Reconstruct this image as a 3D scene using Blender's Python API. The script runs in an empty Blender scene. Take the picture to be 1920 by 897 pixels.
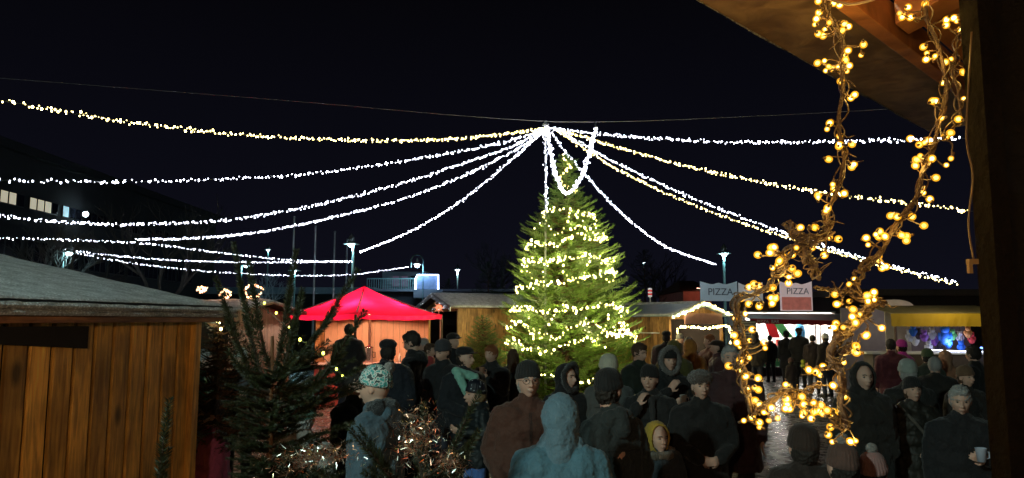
import bpy, bmesh, math, random
import numpy as np
from mathutils import Vector, Matrix, Euler, noise
random.seed(7); rng = np.random.default_rng(7)
R = math.radians
S = bpy.context.scene
COL = S.collection

# ---------------------------------------------------------------- camera, world, exposure
CAMZ, F, PITCH = 2.05, 1400.0, R(6.34)
cd = bpy.data.cameras.new('camera'); cam = bpy.data.objects.new('camera', cd); COL.objects.link(cam)
cd.sensor_width = 36; cd.lens = 36 * F / 1920; cd.clip_start = 0.05; cd.clip_end = 1500
cam.location = (0, 0, CAMZ); cam.rotation_euler = (R(90) + PITCH, 0, 0)
S.camera = cam
S.view_settings.view_transform = 'Standard'; S.view_settings.look = 'None'
S.view_settings.exposure = 0; S.view_settings.gamma = 1
W = bpy.data.worlds.new('World'); S.world = W; W.use_nodes = True
nt = W.node_tree; bg = nt.nodes['Background']
tc = nt.nodes.new('ShaderNodeTexCoord'); sx = nt.nodes.new('ShaderNodeSeparateXYZ')
rp = nt.nodes.new('ShaderNodeValToRGB')
nt.links.new(tc.outputs['Generated'], sx.inputs[0]); nt.links.new(sx.outputs['Z'], rp.inputs[0])
nt.links.new(rp.outputs[0], bg.inputs[0])
rp.color_ramp.elements[0].position = 0.0; rp.color_ramp.elements[0].color = (0.0046, 0.0048, 0.0098, 1)
rp.color_ramp.elements[1].position = 0.45; rp.color_ramp.elements[1].color = (0.0013, 0.0012, 0.0019, 1)
bg.inputs[1].default_value = 1.0
cy = S.cycles
cy.use_denoising = True; cy.max_bounces = 6; cy.diffuse_bounces = 3; cy.glossy_bounces = 3
cy.transparent_max_bounces = 8; cy.sample_clamp_indirect = 2.0; cy.sample_clamp_direct = 0
cy.caustics_reflective = False; cy.caustics_refractive = False; cy.use_light_tree = True
cy.pixel_filter_type = 'BLACKMAN_HARRIS'; cy.filter_width = 1.5

def lamp(name, loc, power, color, radius=0.03, parent=None):
    l = bpy.data.lights.new(name, 'POINT'); l.energy = power; l.color = color; l.shadow_soft_size = radius
    o = bpy.data.objects.new(name, l); COL.objects.link(o); o.location = loc
    if parent: o.parent = parent
    return o

# ---------------------------------------------------------------- helpers
def P(px, py, d):
    """point seen at a place of the photograph, standing d metres ahead"""
    x = (px - 960) / F; u = (448.5 - py) / F
    c, s = math.cos(PITCH), math.sin(PITCH)
    dy = c - u * s; dz = s + u * c
    k = d / dy
    return Vector((x * k, d, CAMZ + dz * k))
def G(px, d):
    p = P(px, 604, d); return Vector((p.x, d, 0))

def tag(o, label=None, cat=None, group=None, kind=None):
    if label: o['label'] = label
    if cat: o['category'] = cat
    if group: o['group'] = group
    if kind: o['kind'] = kind
    return o
def empty(name, loc=(0, 0, 0), rz=0, **k):
    o = bpy.data.objects.new(name, None); COL.objects.link(o); o.location = loc; o.rotation_euler = (0, 0, rz)
    o.empty_display_size = 0.1
    return tag(o, **k)
def link(name, me, m=None, parent=None, **k):
    o = bpy.data.objects.new(name, me); COL.objects.link(o)
    if m is not None and not len(me.materials): me.materials.append(m)
    elif m is not None:
        o.material_slots[0].link = 'OBJECT'; o.material_slots[0].material = m
    if parent: o.parent = parent
    return tag(o, **k)

class MB:
    def __init__(s): s.v = []; s.f = []; s.m = []; s.cm = 0
    def add(s, vs, fs, M=None):
        n = len(s.v)
        for v in vs:
            s.v.append(tuple(M @ Vector(v)) if M is not None else tuple(v))
        for f in fs: s.f.append(tuple(i + n for i in f)); s.m.append(s.cm)
        return s
    def box(s, lo, hi, M=None):
        x0, y0, z0 = lo; x1, y1, z1 = hi
        return s.add([(x0,y0,z0),(x1,y0,z0),(x1,y1,z0),(x0,y1,z0),(x0,y0,z1),(x1,y0,z1),(x1,y1,z1),(x0,y1,z1)],
                     [(0,3,2,1),(4,5,6,7),(0,1,5,4),(1,2,6,5),(2,3,7,6),(3,0,4,7)], M)
    def hexa(s, b, t):
        """bottom four corners, top four corners"""
        return s.add(list(b) + list(t), [(0,3,2,1),(4,5,6,7),(0,1,5,4),(1,2,6,5),(2,3,7,6),(3,0,4,7)])
    def tube(s, pts, r, n=6, closed=False, M=None):
        pts = [Vector(p) for p in pts]; k = len(pts)
        rs = r if hasattr(r, '__len__') else [r] * k
        vs = []; prev = None
        for i, p in enumerate(pts):
            t = (pts[(i + 1) % k] - pts[i - 1]) if closed else (pts[min(i + 1, k - 1)] - pts[max(i - 1, 0)])
            if t.length < 1e-9: t = Vector((0, 0, 1))
            t.normalize()
            if prev is None:
                a = t.orthogonal().normalized()
            else:
                a = prev - t * prev.dot(t); a = a.normalized() if a.length > 1e-6 else t.orthogonal().normalized()
            prev = a; b = t.cross(a)
            for j in range(n):
                an = 2 * math.pi * j / n
                vs.append(p + (a * math.cos(an) + b * math.sin(an)) * rs[i])
        fs = []
        for i in range(k if closed else k - 1):
            i2 = (i + 1) % k
            for j in range(n):
                j2 = (j + 1) % n
                fs.append((i*n+j, i*n+j2, i2*n+j2, i2*n+j))
        if not closed:
            fs.append(tuple(reversed(range(n)))); fs.append(tuple((k-1)*n + j for j in range(n)))
        return s.add(vs, fs, M)
    def lathe(s, prof, n=20, sx=1, sy=1, M=None, fn=None):
        vs = []; fs = []
        for i, (r, z) in enumerate(prof):
            for j in range(n):
                a = 2 * math.pi * j / n
                rr = r * (fn(a, z) if fn else 1)
                vs.append((rr * math.cos(a) * sx, rr * math.sin(a) * sy, z))
        for i in range(len(prof) - 1):
            for j in range(n):
                j2 = (j + 1) % n
                fs.append((i*n+j, i*n+j2, (i+1)*n+j2, (i+1)*n+j))
        fs.append(tuple(reversed(range(n)))); fs.append(tuple((len(prof)-1)*n + j for j in range(n)))
        return s.add(vs, fs, M)
    def ell(s, c, r, M=None, n=14, m=10):
        vs = []; fs = []
        for i in range(m + 1):
            th = math.pi * i / m
            for j in range(n):
                a = 2 * math.pi * j / n
                vs.append((c[0] + r[0]*math.sin(th)*math.cos(a), c[1] + r[1]*math.sin(th)*math.sin(a), c[2] + r[2]*math.cos(th)))
        for i in range(m):
            for j in range(n):
                j2 = (j + 1) % n
                fs.append((i*n+j, (i+1)*n+j, (i+1)*n+j2, i*n+j2))
        return s.add(vs, fs, M)
    def cap(s, a, b, r0, r1, n=12):
        """tapered limb with round ends"""
        a, b = Vector(a), Vector(b); t = b - a; L = t.length
        if L < 1e-6: return s.ell(a, (r0, r0, r0))
        q = Vector((0, 0, 1)).rotation_difference(t.normalized()).to_matrix().to_4x4()
        M = Matrix.Translation(a) @ q
        prof = []
        for k in range(5):
            th = math.pi/2 * (1 - k/4); prof.append((max(r0*math.cos(th), 1e-4), -r0*math.sin(th)))
        for k in range(5):
            th = math.pi/2 * k/4; prof.append((max(r1*math.cos(th), 1e-4), L + r1*math.sin(th)))
        return s.lathe(prof, n, M=M)
    def mesh(s, name, mats=None, smooth=False):
        me = bpy.data.meshes.new(name); me.from_pydata(s.v, [], s.f)
        if mats:
            for m in (mats if isinstance(mats, (list, tuple)) else [mats]): me.materials.append(m)
            me.polygons.foreach_set('material_index', s.m)
        if smooth: me.polygons.foreach_set('use_smooth', [True] * len(s.f))
        me.update(); return me
    def obj(s, name, mats=None, parent=None, smooth=False, bevel=0, **k):
        o = link(name, s.mesh(name, mats, smooth), None, parent, **k)
        if bevel:
            b = o.modifiers.new('bevel', 'BEVEL'); b.width = bevel; b.segments = 2; b.limit_method = 'ANGLE'
        return o

def tris_obj(name, V, T, mat, parent=None, **k):
    """fast mesh of many loose triangles from numpy arrays"""
    me = bpy.data.meshes.new(name); nv, nf = len(V), len(T)
    me.vertices.add(nv); me.vertices.foreach_set('co', np.ascontiguousarray(V, dtype=np.float32).ravel())
    me.loops.add(nf * 3); me.loops.foreach_set('vertex_index', T.astype(np.int32).ravel())
    me.polygons.add(nf); me.polygons.foreach_set('loop_start', np.arange(nf, dtype=np.int32) * 3)
    me.update(calc_edges=True); me.materials.append(mat)
    o = bpy.data.objects.new(name, me); COL.objects.link(o)
    if parent: o.parent = parent
    return tag(o, **k)

def fuse(mb, name, voxel=0.01, smooth=4, disp=0, dscale=0.12, quilt=0, mat=None):
    """melt overlapping limbs into one continuous skin"""
    me = mb.mesh('tmp'); o = bpy.data.objects.new('tmp', me); COL.objects.link(o)
    r = o.modifiers.new('r', 'REMESH'); r.mode = 'VOXEL'; r.voxel_size = voxel; r.use_smooth_shade = True
    if smooth:
        q = o.modifiers.new('s', 'SMOOTH'); q.factor = 0.5; q.iterations = smooth
    if disp:
        tx = bpy.data.textures.new('folds', 'CLOUDS'); tx.noise_scale = dscale; tx.noise_depth = 2
        q = o.modifiers.new('d', 'DISPLACE'); q.texture = tx; q.strength = disp; q.mid_level = 0.5; q.texture_coords = 'LOCAL'
    if disp and voxel < .013:
        tx = bpy.data.textures.new('wrinkles', 'CLOUDS'); tx.noise_scale = .028; tx.noise_type = 'HARD_NOISE'; tx.noise_depth = 1
        q = o.modifiers.new('w', 'DISPLACE'); q.texture = tx; q.strength = .007; q.mid_level = 0.5; q.texture_coords = 'LOCAL'
    dg = bpy.context.evaluated_depsgraph_get(); dg.update()
    m2 = bpy.data.meshes.new_from_object(o.evaluated_get(dg)); m2.name = name
    bpy.data.objects.remove(o); bpy.data.meshes.remove(me)
    if quilt:
        n = len(m2.vertices); co = np.empty(n*3, np.float32); no = np.empty(n*3, np.float32)
        m2.vertices.foreach_get('co', co); m2.vertex_normals.foreach_get('vector', no)
        co = co.reshape(-1, 3); no = no.reshape(-1, 3)
        co += no * (0.011 * (np.sqrt(np.abs(np.sin(np.pi * (co[:, 2] + .01*np.sin(co[:, 0]*15)) / quilt))) - .6))[:, None]
        m2.vertices.foreach_set('co', co.ravel()); m2.update()
    m2.materials.clear()
    if mat: m2.materials.append(mat)
    m2.polygons.foreach_set('use_smooth', [True] * len(m2.polygons))
    return m2

# ---------------------------------------------------------------- materials
def newmat(name):
    m = bpy.data.materials.new(name); m.use_nodes = True
    return m, m.node_tree, m.node_tree.nodes['Principled BSDF']
def mat(name, c, rough=0.6, metal=0, var=0.25, scale=8, bump=0.0, bscale=40, stretch=(1, 1, 1), island=0.0, sheen=0, trans=0, spec=0.5, coat=0):
    m, t, b = newmat(name); N = t.nodes; L = t.links
    co = N.new('ShaderNodeTexCoord'); mp = N.new('ShaderNodeMapping'); L.new(co.outputs['Object'], mp.inputs[0])
    mp.inputs['Scale'].default_value = stretch
    nz = N.new('ShaderNodeTexNoise'); nz.inputs['Scale'].default_value = scale; nz.inputs['Detail'].default_value = 5
    L.new(mp.outputs[0], nz.inputs['Vector'])
    mx = N.new('ShaderNodeMix'); mx.data_type = 'RGBA'
    mx.inputs[6].default_value = tuple(x * (1 - var) for x in c[:3]) + (1,)
    mx.inputs[7].default_value = tuple(min(1, x * (1 + var)) for x in c[:3]) + (1,)
    L.new(nz.outputs['Fac'], mx.inputs[0]); out = mx.outputs[2]
    if island:
        g = N.new('ShaderNodeNewGeometry'); mr = N.new('ShaderNodeMapRange')
        mr.inputs['To Min'].default_value = 1 - island; mr.inputs['To Max'].default_value = 1 + island
        L.new(g.outputs['Random Per Island'], mr.inputs['Value'])
        vm = N.new('ShaderNodeVectorMath'); vm.operation = 'SCALE'
        L.new(out, vm.inputs[0]); L.new(mr.outputs[0], vm.inputs['Scale']); out = vm.outputs[0]
    L.new(out, b.inputs['Base Color'])
    b.inputs['Roughness'].default_value = rough; b.inputs['Metallic'].default_value = metal
    b.inputs['Specular IOR Level'].default_value = spec
    if sheen: b.inputs['Sheen Weight'].default_value = sheen
    if coat: b.inputs['Coat Weight'].default_value = coat
    if trans: b.inputs['Subsurface Weight'].default_value = trans; b.inputs['Subsurface Radius'].default_value = (.02, .008, .005)
    if bump:
        n2 = N.new('ShaderNodeTexNoise'); n2.inputs['Scale'].default_value = bscale; n2.inputs['Detail'].default_value = 4
        L.new(mp.outputs[0], n2.inputs['Vector'])
        bp = N.new('ShaderNodeBump'); bp.inputs['Strength'].default_value = bump; bp.inputs['Distance'].default_value = 0.02
        L.new(n2.outputs['Fac'], bp.inputs['Height']); L.new(bp.outputs[0], b.inputs['Normal'])
    return m
def glow(name, c, s):
    m, t, b = newmat(name); b.inputs['Base Color'].default_value = (*c, 1)
    b.inputs['Emission Color'].default_value = (*c, 1); b.inputs['Emission Strength'].default_value = s
    m.cycles.emission_sampling = 'NONE'
    if name.endswith('bulb') and s > 9.4:   # every bulb has its own brightness
        oi = t.nodes.new('ShaderNodeObjectInfo'); g = t.nodes.new('ShaderNodeNewGeometry'); a = t.nodes.new('ShaderNodeMath'); f = t.nodes.new('ShaderNodeMath'); f.operation = 'FRACT'
        t.links.new(oi.outputs['Random'], a.inputs[0]); t.links.new(g.outputs['Random Per Island'], a.inputs[1]); t.links.new(a.outputs[0], f.inputs[0])
        p = t.nodes.new('ShaderNodeMath'); p.operation = 'POWER'; p.inputs[1].default_value = 2.2; t.links.new(f.outputs[0], p.inputs[0])
        r = t.nodes.new('ShaderNodeMapRange'); r.inputs['To Min'].default_value = s*.22; r.inputs['To Max'].default_value = s*2.0
        t.links.new(p.outputs[0], r.inputs['Value']); t.links.new(r.outputs[0], b.inputs['Emission Strength'])
    return m
def wood(name, c, rough=0.55, knots=True, grain=(14, 14, 1.2)):
    m, t, b = newmat(name); N = t.nodes; L = t.links
    co = N.new('ShaderNodeTexCoord'); g = N.new('ShaderNodeNewGeometry')
    ad = N.new('ShaderNodeVectorMath'); ad.operation = 'ADD'
    sc = N.new('ShaderNodeVectorMath'); sc.operation = 'SCALE'; sc.inputs['Scale'].default_value = 37
    cb = N.new('ShaderNodeCombineXYZ'); L.new(g.outputs['Random Per Island'], cb.inputs[2]); L.new(cb.outputs[0], sc.inputs[0])
    L.new(co.outputs['Object'], ad.inputs[0]); L.new(sc.outputs[0], ad.inputs[1])
    mp = N.new('ShaderNodeMapping'); mp.inputs['Scale'].default_value = grain; L.new(ad.outputs[0], mp.inputs[0])
    nz = N.new('ShaderNodeTexNoise'); nz.inputs['Scale'].default_value = 3.2; nz.inputs['Detail'].default_value = 8
    nz.inputs['Distortion'].default_value = 0.8; L.new(mp.outputs[0], nz.inputs['Vector'])
    r1 = N.new('ShaderNodeValToRGB'); r1.color_ramp.elements[0].position = .3; r1.color_ramp.elements[1].position = .72
    r1.color_ramp.elements[0].color = (c[0]*.5, c[1]*.42, c[2]*.4, 1); r1.color_ramp.elements[1].color = (c[0]*1.25, c[1]*1.25, c[2]*1.2, 1)
    L.new(nz.outputs['Fac'], r1.inputs[0]); out = r1.outputs[0]
    # blotches of weather and dark knots
    n3 = N.new('ShaderNodeTexNoise'); n3.inputs['Scale'].default_value = 2.3; n3.inputs['Detail'].default_value = 5; L.new(ad.outputs[0], n3.inputs['Vector'])
    r3 = N.new('ShaderNodeMapRange'); r3.inputs['From Min'].default_value = .35; r3.inputs['From Max'].default_value = .65
    r3.inputs['To Min'].default_value = .45; r3.inputs['To Max'].default_value = 1.15; L.new(n3.outputs['Fac'], r3.inputs['Value'])
    v1 = N.new('ShaderNodeVectorMath'); v1.operation = 'SCALE'; L.new(out, v1.inputs[0]); L.new(r3.outputs[0], v1.inputs['Scale']); out = v1.outputs[0]
    if knots:
        mk = N.new('ShaderNodeMapping'); mk.inputs['Scale'].default_value = (5.5, 5.5, 2.4); L.new(ad.outputs[0], mk.inputs[0])
        vo = N.new('ShaderNodeTexVoronoi'); vo.inputs['Scale'].default_value = 1.0; L.new(mk.outputs[0], vo.inputs['Vector'])
        rk = N.new('ShaderNodeMapRange'); rk.inputs['From Min'].default_value = .08; rk.inputs['From Max'].default_value = .19
        rk.inputs['To Min'].default_value = .25; rk.inputs['To Max'].default_value = 1; L.new(vo.outputs['Distance'], rk.inputs['Value'])
        v2 = N.new('ShaderNodeVectorMath'); v2.operation = 'SCALE'; L.new(out, v2.inputs[0]); L.new(rk.outputs[0], v2.inputs['Scale']); out = v2.outputs[0]
    mi = N.new('ShaderNodeMapRange'); mi.inputs['To Min'].default_value = .78; mi.inputs['To Max'].default_value = 1.18
    L.new(g.outputs['Random Per Island'], mi.inputs['Value'])
    v4 = N.new('ShaderNodeVectorMath'); v4.operation = 'SCALE'; L.new(out, v4.inputs[0]); L.new(mi.outputs[0], v4.inputs['Scale'])
    L.new(v4.outputs[0], b.inputs['Base Color']); b.inputs['Roughness'].default_value = rough
    bp = N.new('ShaderNodeBump'); bp.inputs['Strength'].default_value = .35; bp.inputs['Distance'].default_value = .01
    L.new(nz.outputs['Fac'], bp.inputs['Height']); L.new(bp.outputs[0], b.inputs['Normal'])
    return m
def snowmat():
    m, t, b = newmat('snow'); N = t.nodes; L = t.links
    co = N.new('ShaderNodeTexCoord')
    nz = N.new('ShaderNodeTexNoise'); nz.inputs['Scale'].default_value = 9; nz.inputs['Detail'].default_value = 8; L.new(co.outputs['Object'], nz.inputs['Vector'])
    r1 = N.new('ShaderNodeValToRGB'); r1.color_ramp.elements[0].color = (.42, .45, .47, 1); r1.color_ramp.elements[1].color = (.82, .85, .88, 1)
    r1.color_ramp.elements[0].position = .3; r1.color_ramp.elements[1].position = .62
    L.new(nz.outputs['Fac'], r1.inputs[0])
    vg = N.new('ShaderNodeTexVoronoi'); vg.inputs['Scale'].default_value = 75; L.new(co.outputs['Object'], vg.inputs['Vector'])
    mg = N.new('ShaderNodeMapRange'); mg.inputs['From Min'].default_value = .05; mg.inputs['From Max'].default_value = .55; mg.inputs['To Min'].default_value = 1.25; mg.inputs['To Max'].default_value = .55; L.new(vg.outputs['Distance'], mg.inputs['Value'])
    sg = N.new('ShaderNodeVectorMath'); sg.operation = 'SCALE'; L.new(r1.outputs[0], sg.inputs[0]); L.new(mg.outputs[0], sg.inputs['Scale']); L.new(sg.outputs[0], b.inputs['Base Color'])
    b.inputs['Roughness'].default_value = .5
    n2 = N.new('ShaderNodeTexNoise'); n2.inputs['Scale'].default_value = 110; n2.inputs['Detail'].default_value = 3; L.new(co.outputs['Object'], n2.inputs['Vector'])
    bp = N.new('ShaderNodeBump'); bp.inputs['Strength'].default_value = 1; bp.inputs['Distance'].default_value = .02
    L.new(n2.outputs['Fac'], bp.inputs['Height']); L.new(bp.outputs[0], b.inputs['Normal'])
    return m

M_snow = snowmat()
M_wood = wood('wood_amber', (.88, .47, .095))
M_woodw = wood('wood_warm', (.50, .27, .09))
M_woodd = wood('wood_dark', (.12, .06, .03))
M_soffit = wood('wood_soffit', (.55, .22, .07), grain=(3, 3, 3), knots=False)
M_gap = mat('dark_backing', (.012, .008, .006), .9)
M_steel = mat('galvanised_steel', (.45, .48, .5), .4, .8)
M_black = mat('black_metal', (.02, .02, .022), .45, .6)
M_wire = mat('dark_green_wire', (.012, .02, .014), .5)
M_wireb = mat('brown_wire', (.06, .032, .012), .5)
M_bark = mat('bark', (.09, .045, .02), .9, bump=.6, bscale=30, stretch=(1, 1, .3))
M_twig = mat('twig_bark', (.055, .03, .013), .7, bump=.5, bscale=90, var=.5, scale=20)
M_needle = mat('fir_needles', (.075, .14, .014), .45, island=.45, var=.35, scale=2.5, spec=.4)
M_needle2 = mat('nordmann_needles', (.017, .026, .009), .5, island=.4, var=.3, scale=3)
M_shrub = mat('dark_leaves', (.03, .05, .02), .7, island=.4)
M_white = mat('white_paint', (.75, .75, .72), .5, var=.08)
M_plast = mat('plaster_dark', (.022, .022, .028), .9, var=.3, scale=1.2)
M_concrete = mat('concrete', (.2, .21, .24), .9, var=.25, scale=.8)
M_glassd = mat('dark_glass', (.01, .012, .02), .08, spec=.8)
COOL, WARM, GOLD = (.86, .88, 1.0), (1.0, .86, .50), (1.0, .62, .13)
M_cool = glow('cool_bulb', (.80, .82, 1.0), 30)
M_warm = glow('warm_bulb', (1.0, .78, .28), 20)
M_tree = glow('tree_bulb', (1.0, .86, .30), 18)
M_gold = glow('gold_bulb', (1.0, .43, .035), 9.5)

def ground_mat():
    m, t, b = newmat('wet_cobbles'); N = t.nodes; L = t.links
    co = N.new('ShaderNodeTexCoord')
    nz0 = N.new('ShaderNodeTexNoise'); nz0.inputs['Scale'].default_value = 3; L.new(co.outputs['Object'], nz0.inputs['Vector'])
    mxv = N.new('ShaderNodeMix'); mxv.data_type = 'VECTOR'; mxv.inputs[0].default_value = .05
    L.new(co.outputs['Object'], mxv.inputs[4]); L.new(nz0.outputs['Color'], mxv.inputs[5])
    br = N.new('ShaderNodeTexBrick'); L.new(mxv.outputs[1], br.inputs['Vector'])
    br.inputs['Scale'].default_value = 1; br.inputs['Brick Width'].default_value = .2; br.inputs['Row Height'].default_value = .11
    br.inputs['Mortar Size'].default_value = .012; br.inputs['Mortar Smooth'].default_value = .6; br.inputs['Bias'].default_value = 0
    br.inputs['Color1'].default_value = (.20, .18, .16, 1); br.inputs['Color2'].default_value = (.10, .09, .085, 1); br.inputs['Mortar'].default_value = (.035, .032, .03, 1)
    # thin trodden snow between patches
    n2 = N.new('ShaderNodeTexNoise'); n2.inputs['Scale'].default_value = .9; n2.inputs['Detail'].default_value = 8; L.new(co.outputs['Object'], n2.inputs['Vector'])
    mr = N.new('ShaderNodeMapRange'); mr.inputs['From Min'].default_value = .52; mr.inputs['From Max'].default_value = .66; mr.inputs['To Max'].default_value = .45
    L.new(n2.outputs['Fac'], mr.inputs['Value'])
    mx = N.new('ShaderNodeMix'); mx.data_type = 'RGBA'; L.new(mr.outputs[0], mx.inputs[0]); L.new(br.outputs['Color'], mx.inputs[6])
    mx.inputs[7].default_value = (.45, .46, .48, 1); L.new(mx.outputs[2], b.inputs['Base Color'])
    n3 = N.new('ShaderNodeTexNoise'); n3.inputs['Scale'].default_value = 6; L.new(co.outputs['Object'], n3.inputs['Vector'])
    rr = N.new('ShaderNodeMapRange'); rr.inputs['To Min'].default_value = .16; rr.inputs['To Max'].default_value = .38; L.new(n3.outputs['Fac'], rr.inputs['Value'])
    L.new(rr.outputs[0], b.inputs['Roughness'])
    bp = N.new('ShaderNodeBump'); bp.inputs['Strength'].default_value = 1; bp.inputs['Distance'].default_value = .03; bp.invert = True
    L.new(br.outputs['Fac'], bp.inputs['Height'])
    b2 = N.new('ShaderNodeBump'); b2.inputs['Strength'].default_value = .25; b2.inputs['Distance'].default_value = .02
    n4 = N.new('ShaderNodeTexNoise'); n4.inputs['Scale'].default_value = 16; n4.inputs['Detail'].default_value = 3; L.new(co.outputs['Object'], n4.inputs['Vector'])
    L.new(n4.outputs['Fac'], b2.inputs['Height']); L.new(bp.outputs[0], b2.inputs['Normal']); L.new(b2.outputs[0], b.inputs['Normal'])
    return m
MB().add([(-118, -30, 0), (118, -30, 0), (118, 150, 0), (-118, 150, 0)], [(0, 1, 2, 3)]).obj('ground', ground_mat(), kind='structure')

# ---------------------------------------------------------------- planks, huts
def plank_wall(mb, p0, p1, z0, ztop, w=.14, gap=.006, t=.02, back=None):
    """vertical boards from p0 to p1 (xy), ztop a number or a function of the run 0..1"""
    a, b = Vector((p0[0], p0[1], 0)), Vector((p1[0], p1[1], 0)); L = (b - a).length; u = (b - a).normalized(); n = Vector((u.y, -u.x, 0))
    zt = ztop if callable(ztop) else (lambda q: ztop)
    k = max(1, round(L / w)); w = L / k
    for i in range(k):
        s0, s1 = i * w + gap/2, (i + 1) * w - gap/2; o = n * random.uniform(0, .003)
        c = [a + u*s0 + o, a + u*s1 + o, a + u*s1 + o - n*t, a + u*s0 + o - n*t]
        tops = [zt(s0/L), zt(s1/L), zt(s1/L), zt(s0/L)]
        mb.hexa([(q.x, q.y, z0) for q in c], [(q.x, q.y, z) for q, z in zip(c, tops)])
    if back is not None:
        c = [a - n*(t+.004), b - n*(t+.004), b - n*(t+.02), a - n*(t+.02)]
        tops = [zt(0)-.01, zt(1)-.01, zt(1)-.01, zt(0)-.01]
        segs = 2 if callable(ztop) else 1
        for q in range(segs):
            q0, q1 = q/segs, (q+1)/segs
            cc = [a + (b-a)*q0 - n*(t+.004), a + (b-a)*q1 - n*(t+.004), a + (b-a)*q1 - n*(t+.02), a + (b-a)*q0 - n*(t+.02)]
            back.hexa([(x.x, x.y, z0) for x in cc], [(x.x, x.y, zt(r)-.01) for x, r in zip(cc, (q0, q1, q1, q0))])
def snow_sheet(mb, a, b, c, d, th=.07, nu=30, nv=14, amp=.02, sag=.02):
    """uneven snow lying on the quad a-b (eave) d-c (ridge)"""
    a, b, c, d = map(Vector, (a, b, c, d)); n = (b - a).cross(d - a).normalized()
    if n.z < 0: n = -n
    top = []; bot = []
    for j in range(nv + 1):
        for i in range(nu + 1):
            u, v = i/nu, j/nv
            p = (a*(1-u) + b*u)*(1-v) + (d*(1-u) + c*u)*v
            e = min(u, 1-u, v if v < .5 else 1) * 2 * min(nu, nv)
            f = min(1, .55 + .45 * min(1, e / 2))
            h = th * f + amp * noise.noise(p * 3.1) + amp*.5 * noise.noise(p * 9)
            top.append(p + n * max(h, .01)); bot.append(p + n * .003)
    N = (nu+1)*(nv+1); q = []
    for j in range(nv):
        for i in range(nu):
            k = j*(nu+1)+i; q.append((k, k+1, k+nu+2, k+nu+1)); q.append((N+k, N+k+nu+1, N+k+nu+2, N+k+1))
    for i in range(nu):
        q.append((i, N+i, N+i+1, i+1)); k = nv*(nu+1)+i; q.append((k, k+1, N+k+1, N+k))
    for j in range(nv):
        k = j*(nu+1); q.append((k, k+nu+1, N+k+nu+1, N+k)); k += nu; q.append((k, N+k, N+k+nu+1, k+nu+1))
    mb.add(top + bot, q)

# --- near stall on the left
st = empty('market_stall', (-2.9, 4.0, 0), label='near wooden stall at the left with thick snow on its low sloping roof', cat='market stall', group='market stalls')
inv = st.location
def at_st(mb, name, m, parent=st, **k):
    mb.v = [tuple(Vector(v) - (inv if parent is st else inv)) for v in mb.v]
    return mb.obj(name, m, parent, **k)
U = Vector((.205, .979, 0)); Nn = Vector((-.979, .205, 0))
wa = Vector((-2.22, 3.24, 0)) - U * 2.6; wb = Vector((-1.955, 4.6, 0))
m_, bk = MB(), MB(); plank_wall(m_, wa, wb, 0, 2.05, .132, .024, .022, bk); at_st(m_, 'wall', M_wood, bevel=.003)
m2 = MB(); plank_wall(m2, wb - U*.02 + Nn*.03, wb - U*.02 + Nn*3.2, 0, 2.05, .142); at_st(m2, 'wall', M_wood)
at_st(bk, 'wall_backing', M_gap)
m3 = MB(); m3.box((-.03, -.03, 0), (.03, .03, 2.05), Matrix.Translation(wb + U*.012 - Nn*.006) @ Matrix.Rotation(R(-12), 4, 'Z')); at_st(m3, 'corner_post', M_wood, bevel=.004)
e1 = Vector((-1.766, 4.8, 0)); e0 = e1 - U * 4.4
sl = .207
def rz_(t, z): return z + t * sl
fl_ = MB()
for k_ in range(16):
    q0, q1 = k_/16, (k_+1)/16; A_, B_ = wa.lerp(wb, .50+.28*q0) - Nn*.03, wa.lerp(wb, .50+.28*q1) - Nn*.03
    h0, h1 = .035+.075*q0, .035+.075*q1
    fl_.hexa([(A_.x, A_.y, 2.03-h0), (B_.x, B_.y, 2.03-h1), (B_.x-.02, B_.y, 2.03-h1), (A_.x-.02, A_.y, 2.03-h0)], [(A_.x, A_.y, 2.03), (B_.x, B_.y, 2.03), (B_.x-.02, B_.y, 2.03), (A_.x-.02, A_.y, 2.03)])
at_st(fl_, 'eave_shade', M_gap)  # dark wedge added to stand for the shadow under the eave
mf = MB()   # fascia board along the eave
mf.hexa([e0+Vector((0,0,2.037)), e1+Vector((0,0,2.05)), e1+Nn*.02+Vector((0,0,2.05)), e0+Nn*.02+Vector((0,0,2.037))],
        [e0+Vector((0,0,2.065)), e1+Vector((0,0,2.078)), e1+Nn*.02+Vector((0,0,2.078)), e0+Nn*.02+Vector((0,0,2.065))])
at_st(mf, 'fascia_board', wood('fascia', (.40, .17, .06), grain=(2, 2, 20), knots=False), bevel=.003)
ms = MB()   # roof boards
z0 = 2.068
ms.hexa([e0+Nn*.021+Vector((0,0,z0)), e1+Nn*.021+Vector((0,0,z0)), e1+Nn*2.3+Vector((0,0,z0+2.28*sl)), e0+Nn*2.3+Vector((0,0,z0+2.28*sl))],
        [e0+Nn*.021+Vector((0,0,z0+.03)), e1+Nn*.021+Vector((0,0,z0+.03)), e1+Nn*2.3+Vector((0,0,z0+.03+2.28*sl)), e0+Nn*2.3+Vector((0,0,z0+.03+2.28*sl))])
ms.hexa([e0+Nn*2.3+Vector((0,0,z0+2.28*sl)), e1+Nn*2.3+Vector((0,0,z0+2.28*sl)), e1+Nn*4.6+Vector((0,0,z0)), e0+Nn*4.6+Vector((0,0,z0))],
        [e0+Nn*2.3+Vector((0,0,z0+.03+2.28*sl)), e1+Nn*2.3+Vector((0,0,z0+.03+2.28*sl)), e1+Nn*4.6+Vector((0,0,z0+.03)), e0+Nn*4.6+Vector((0,0,z0+.03))])
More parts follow.
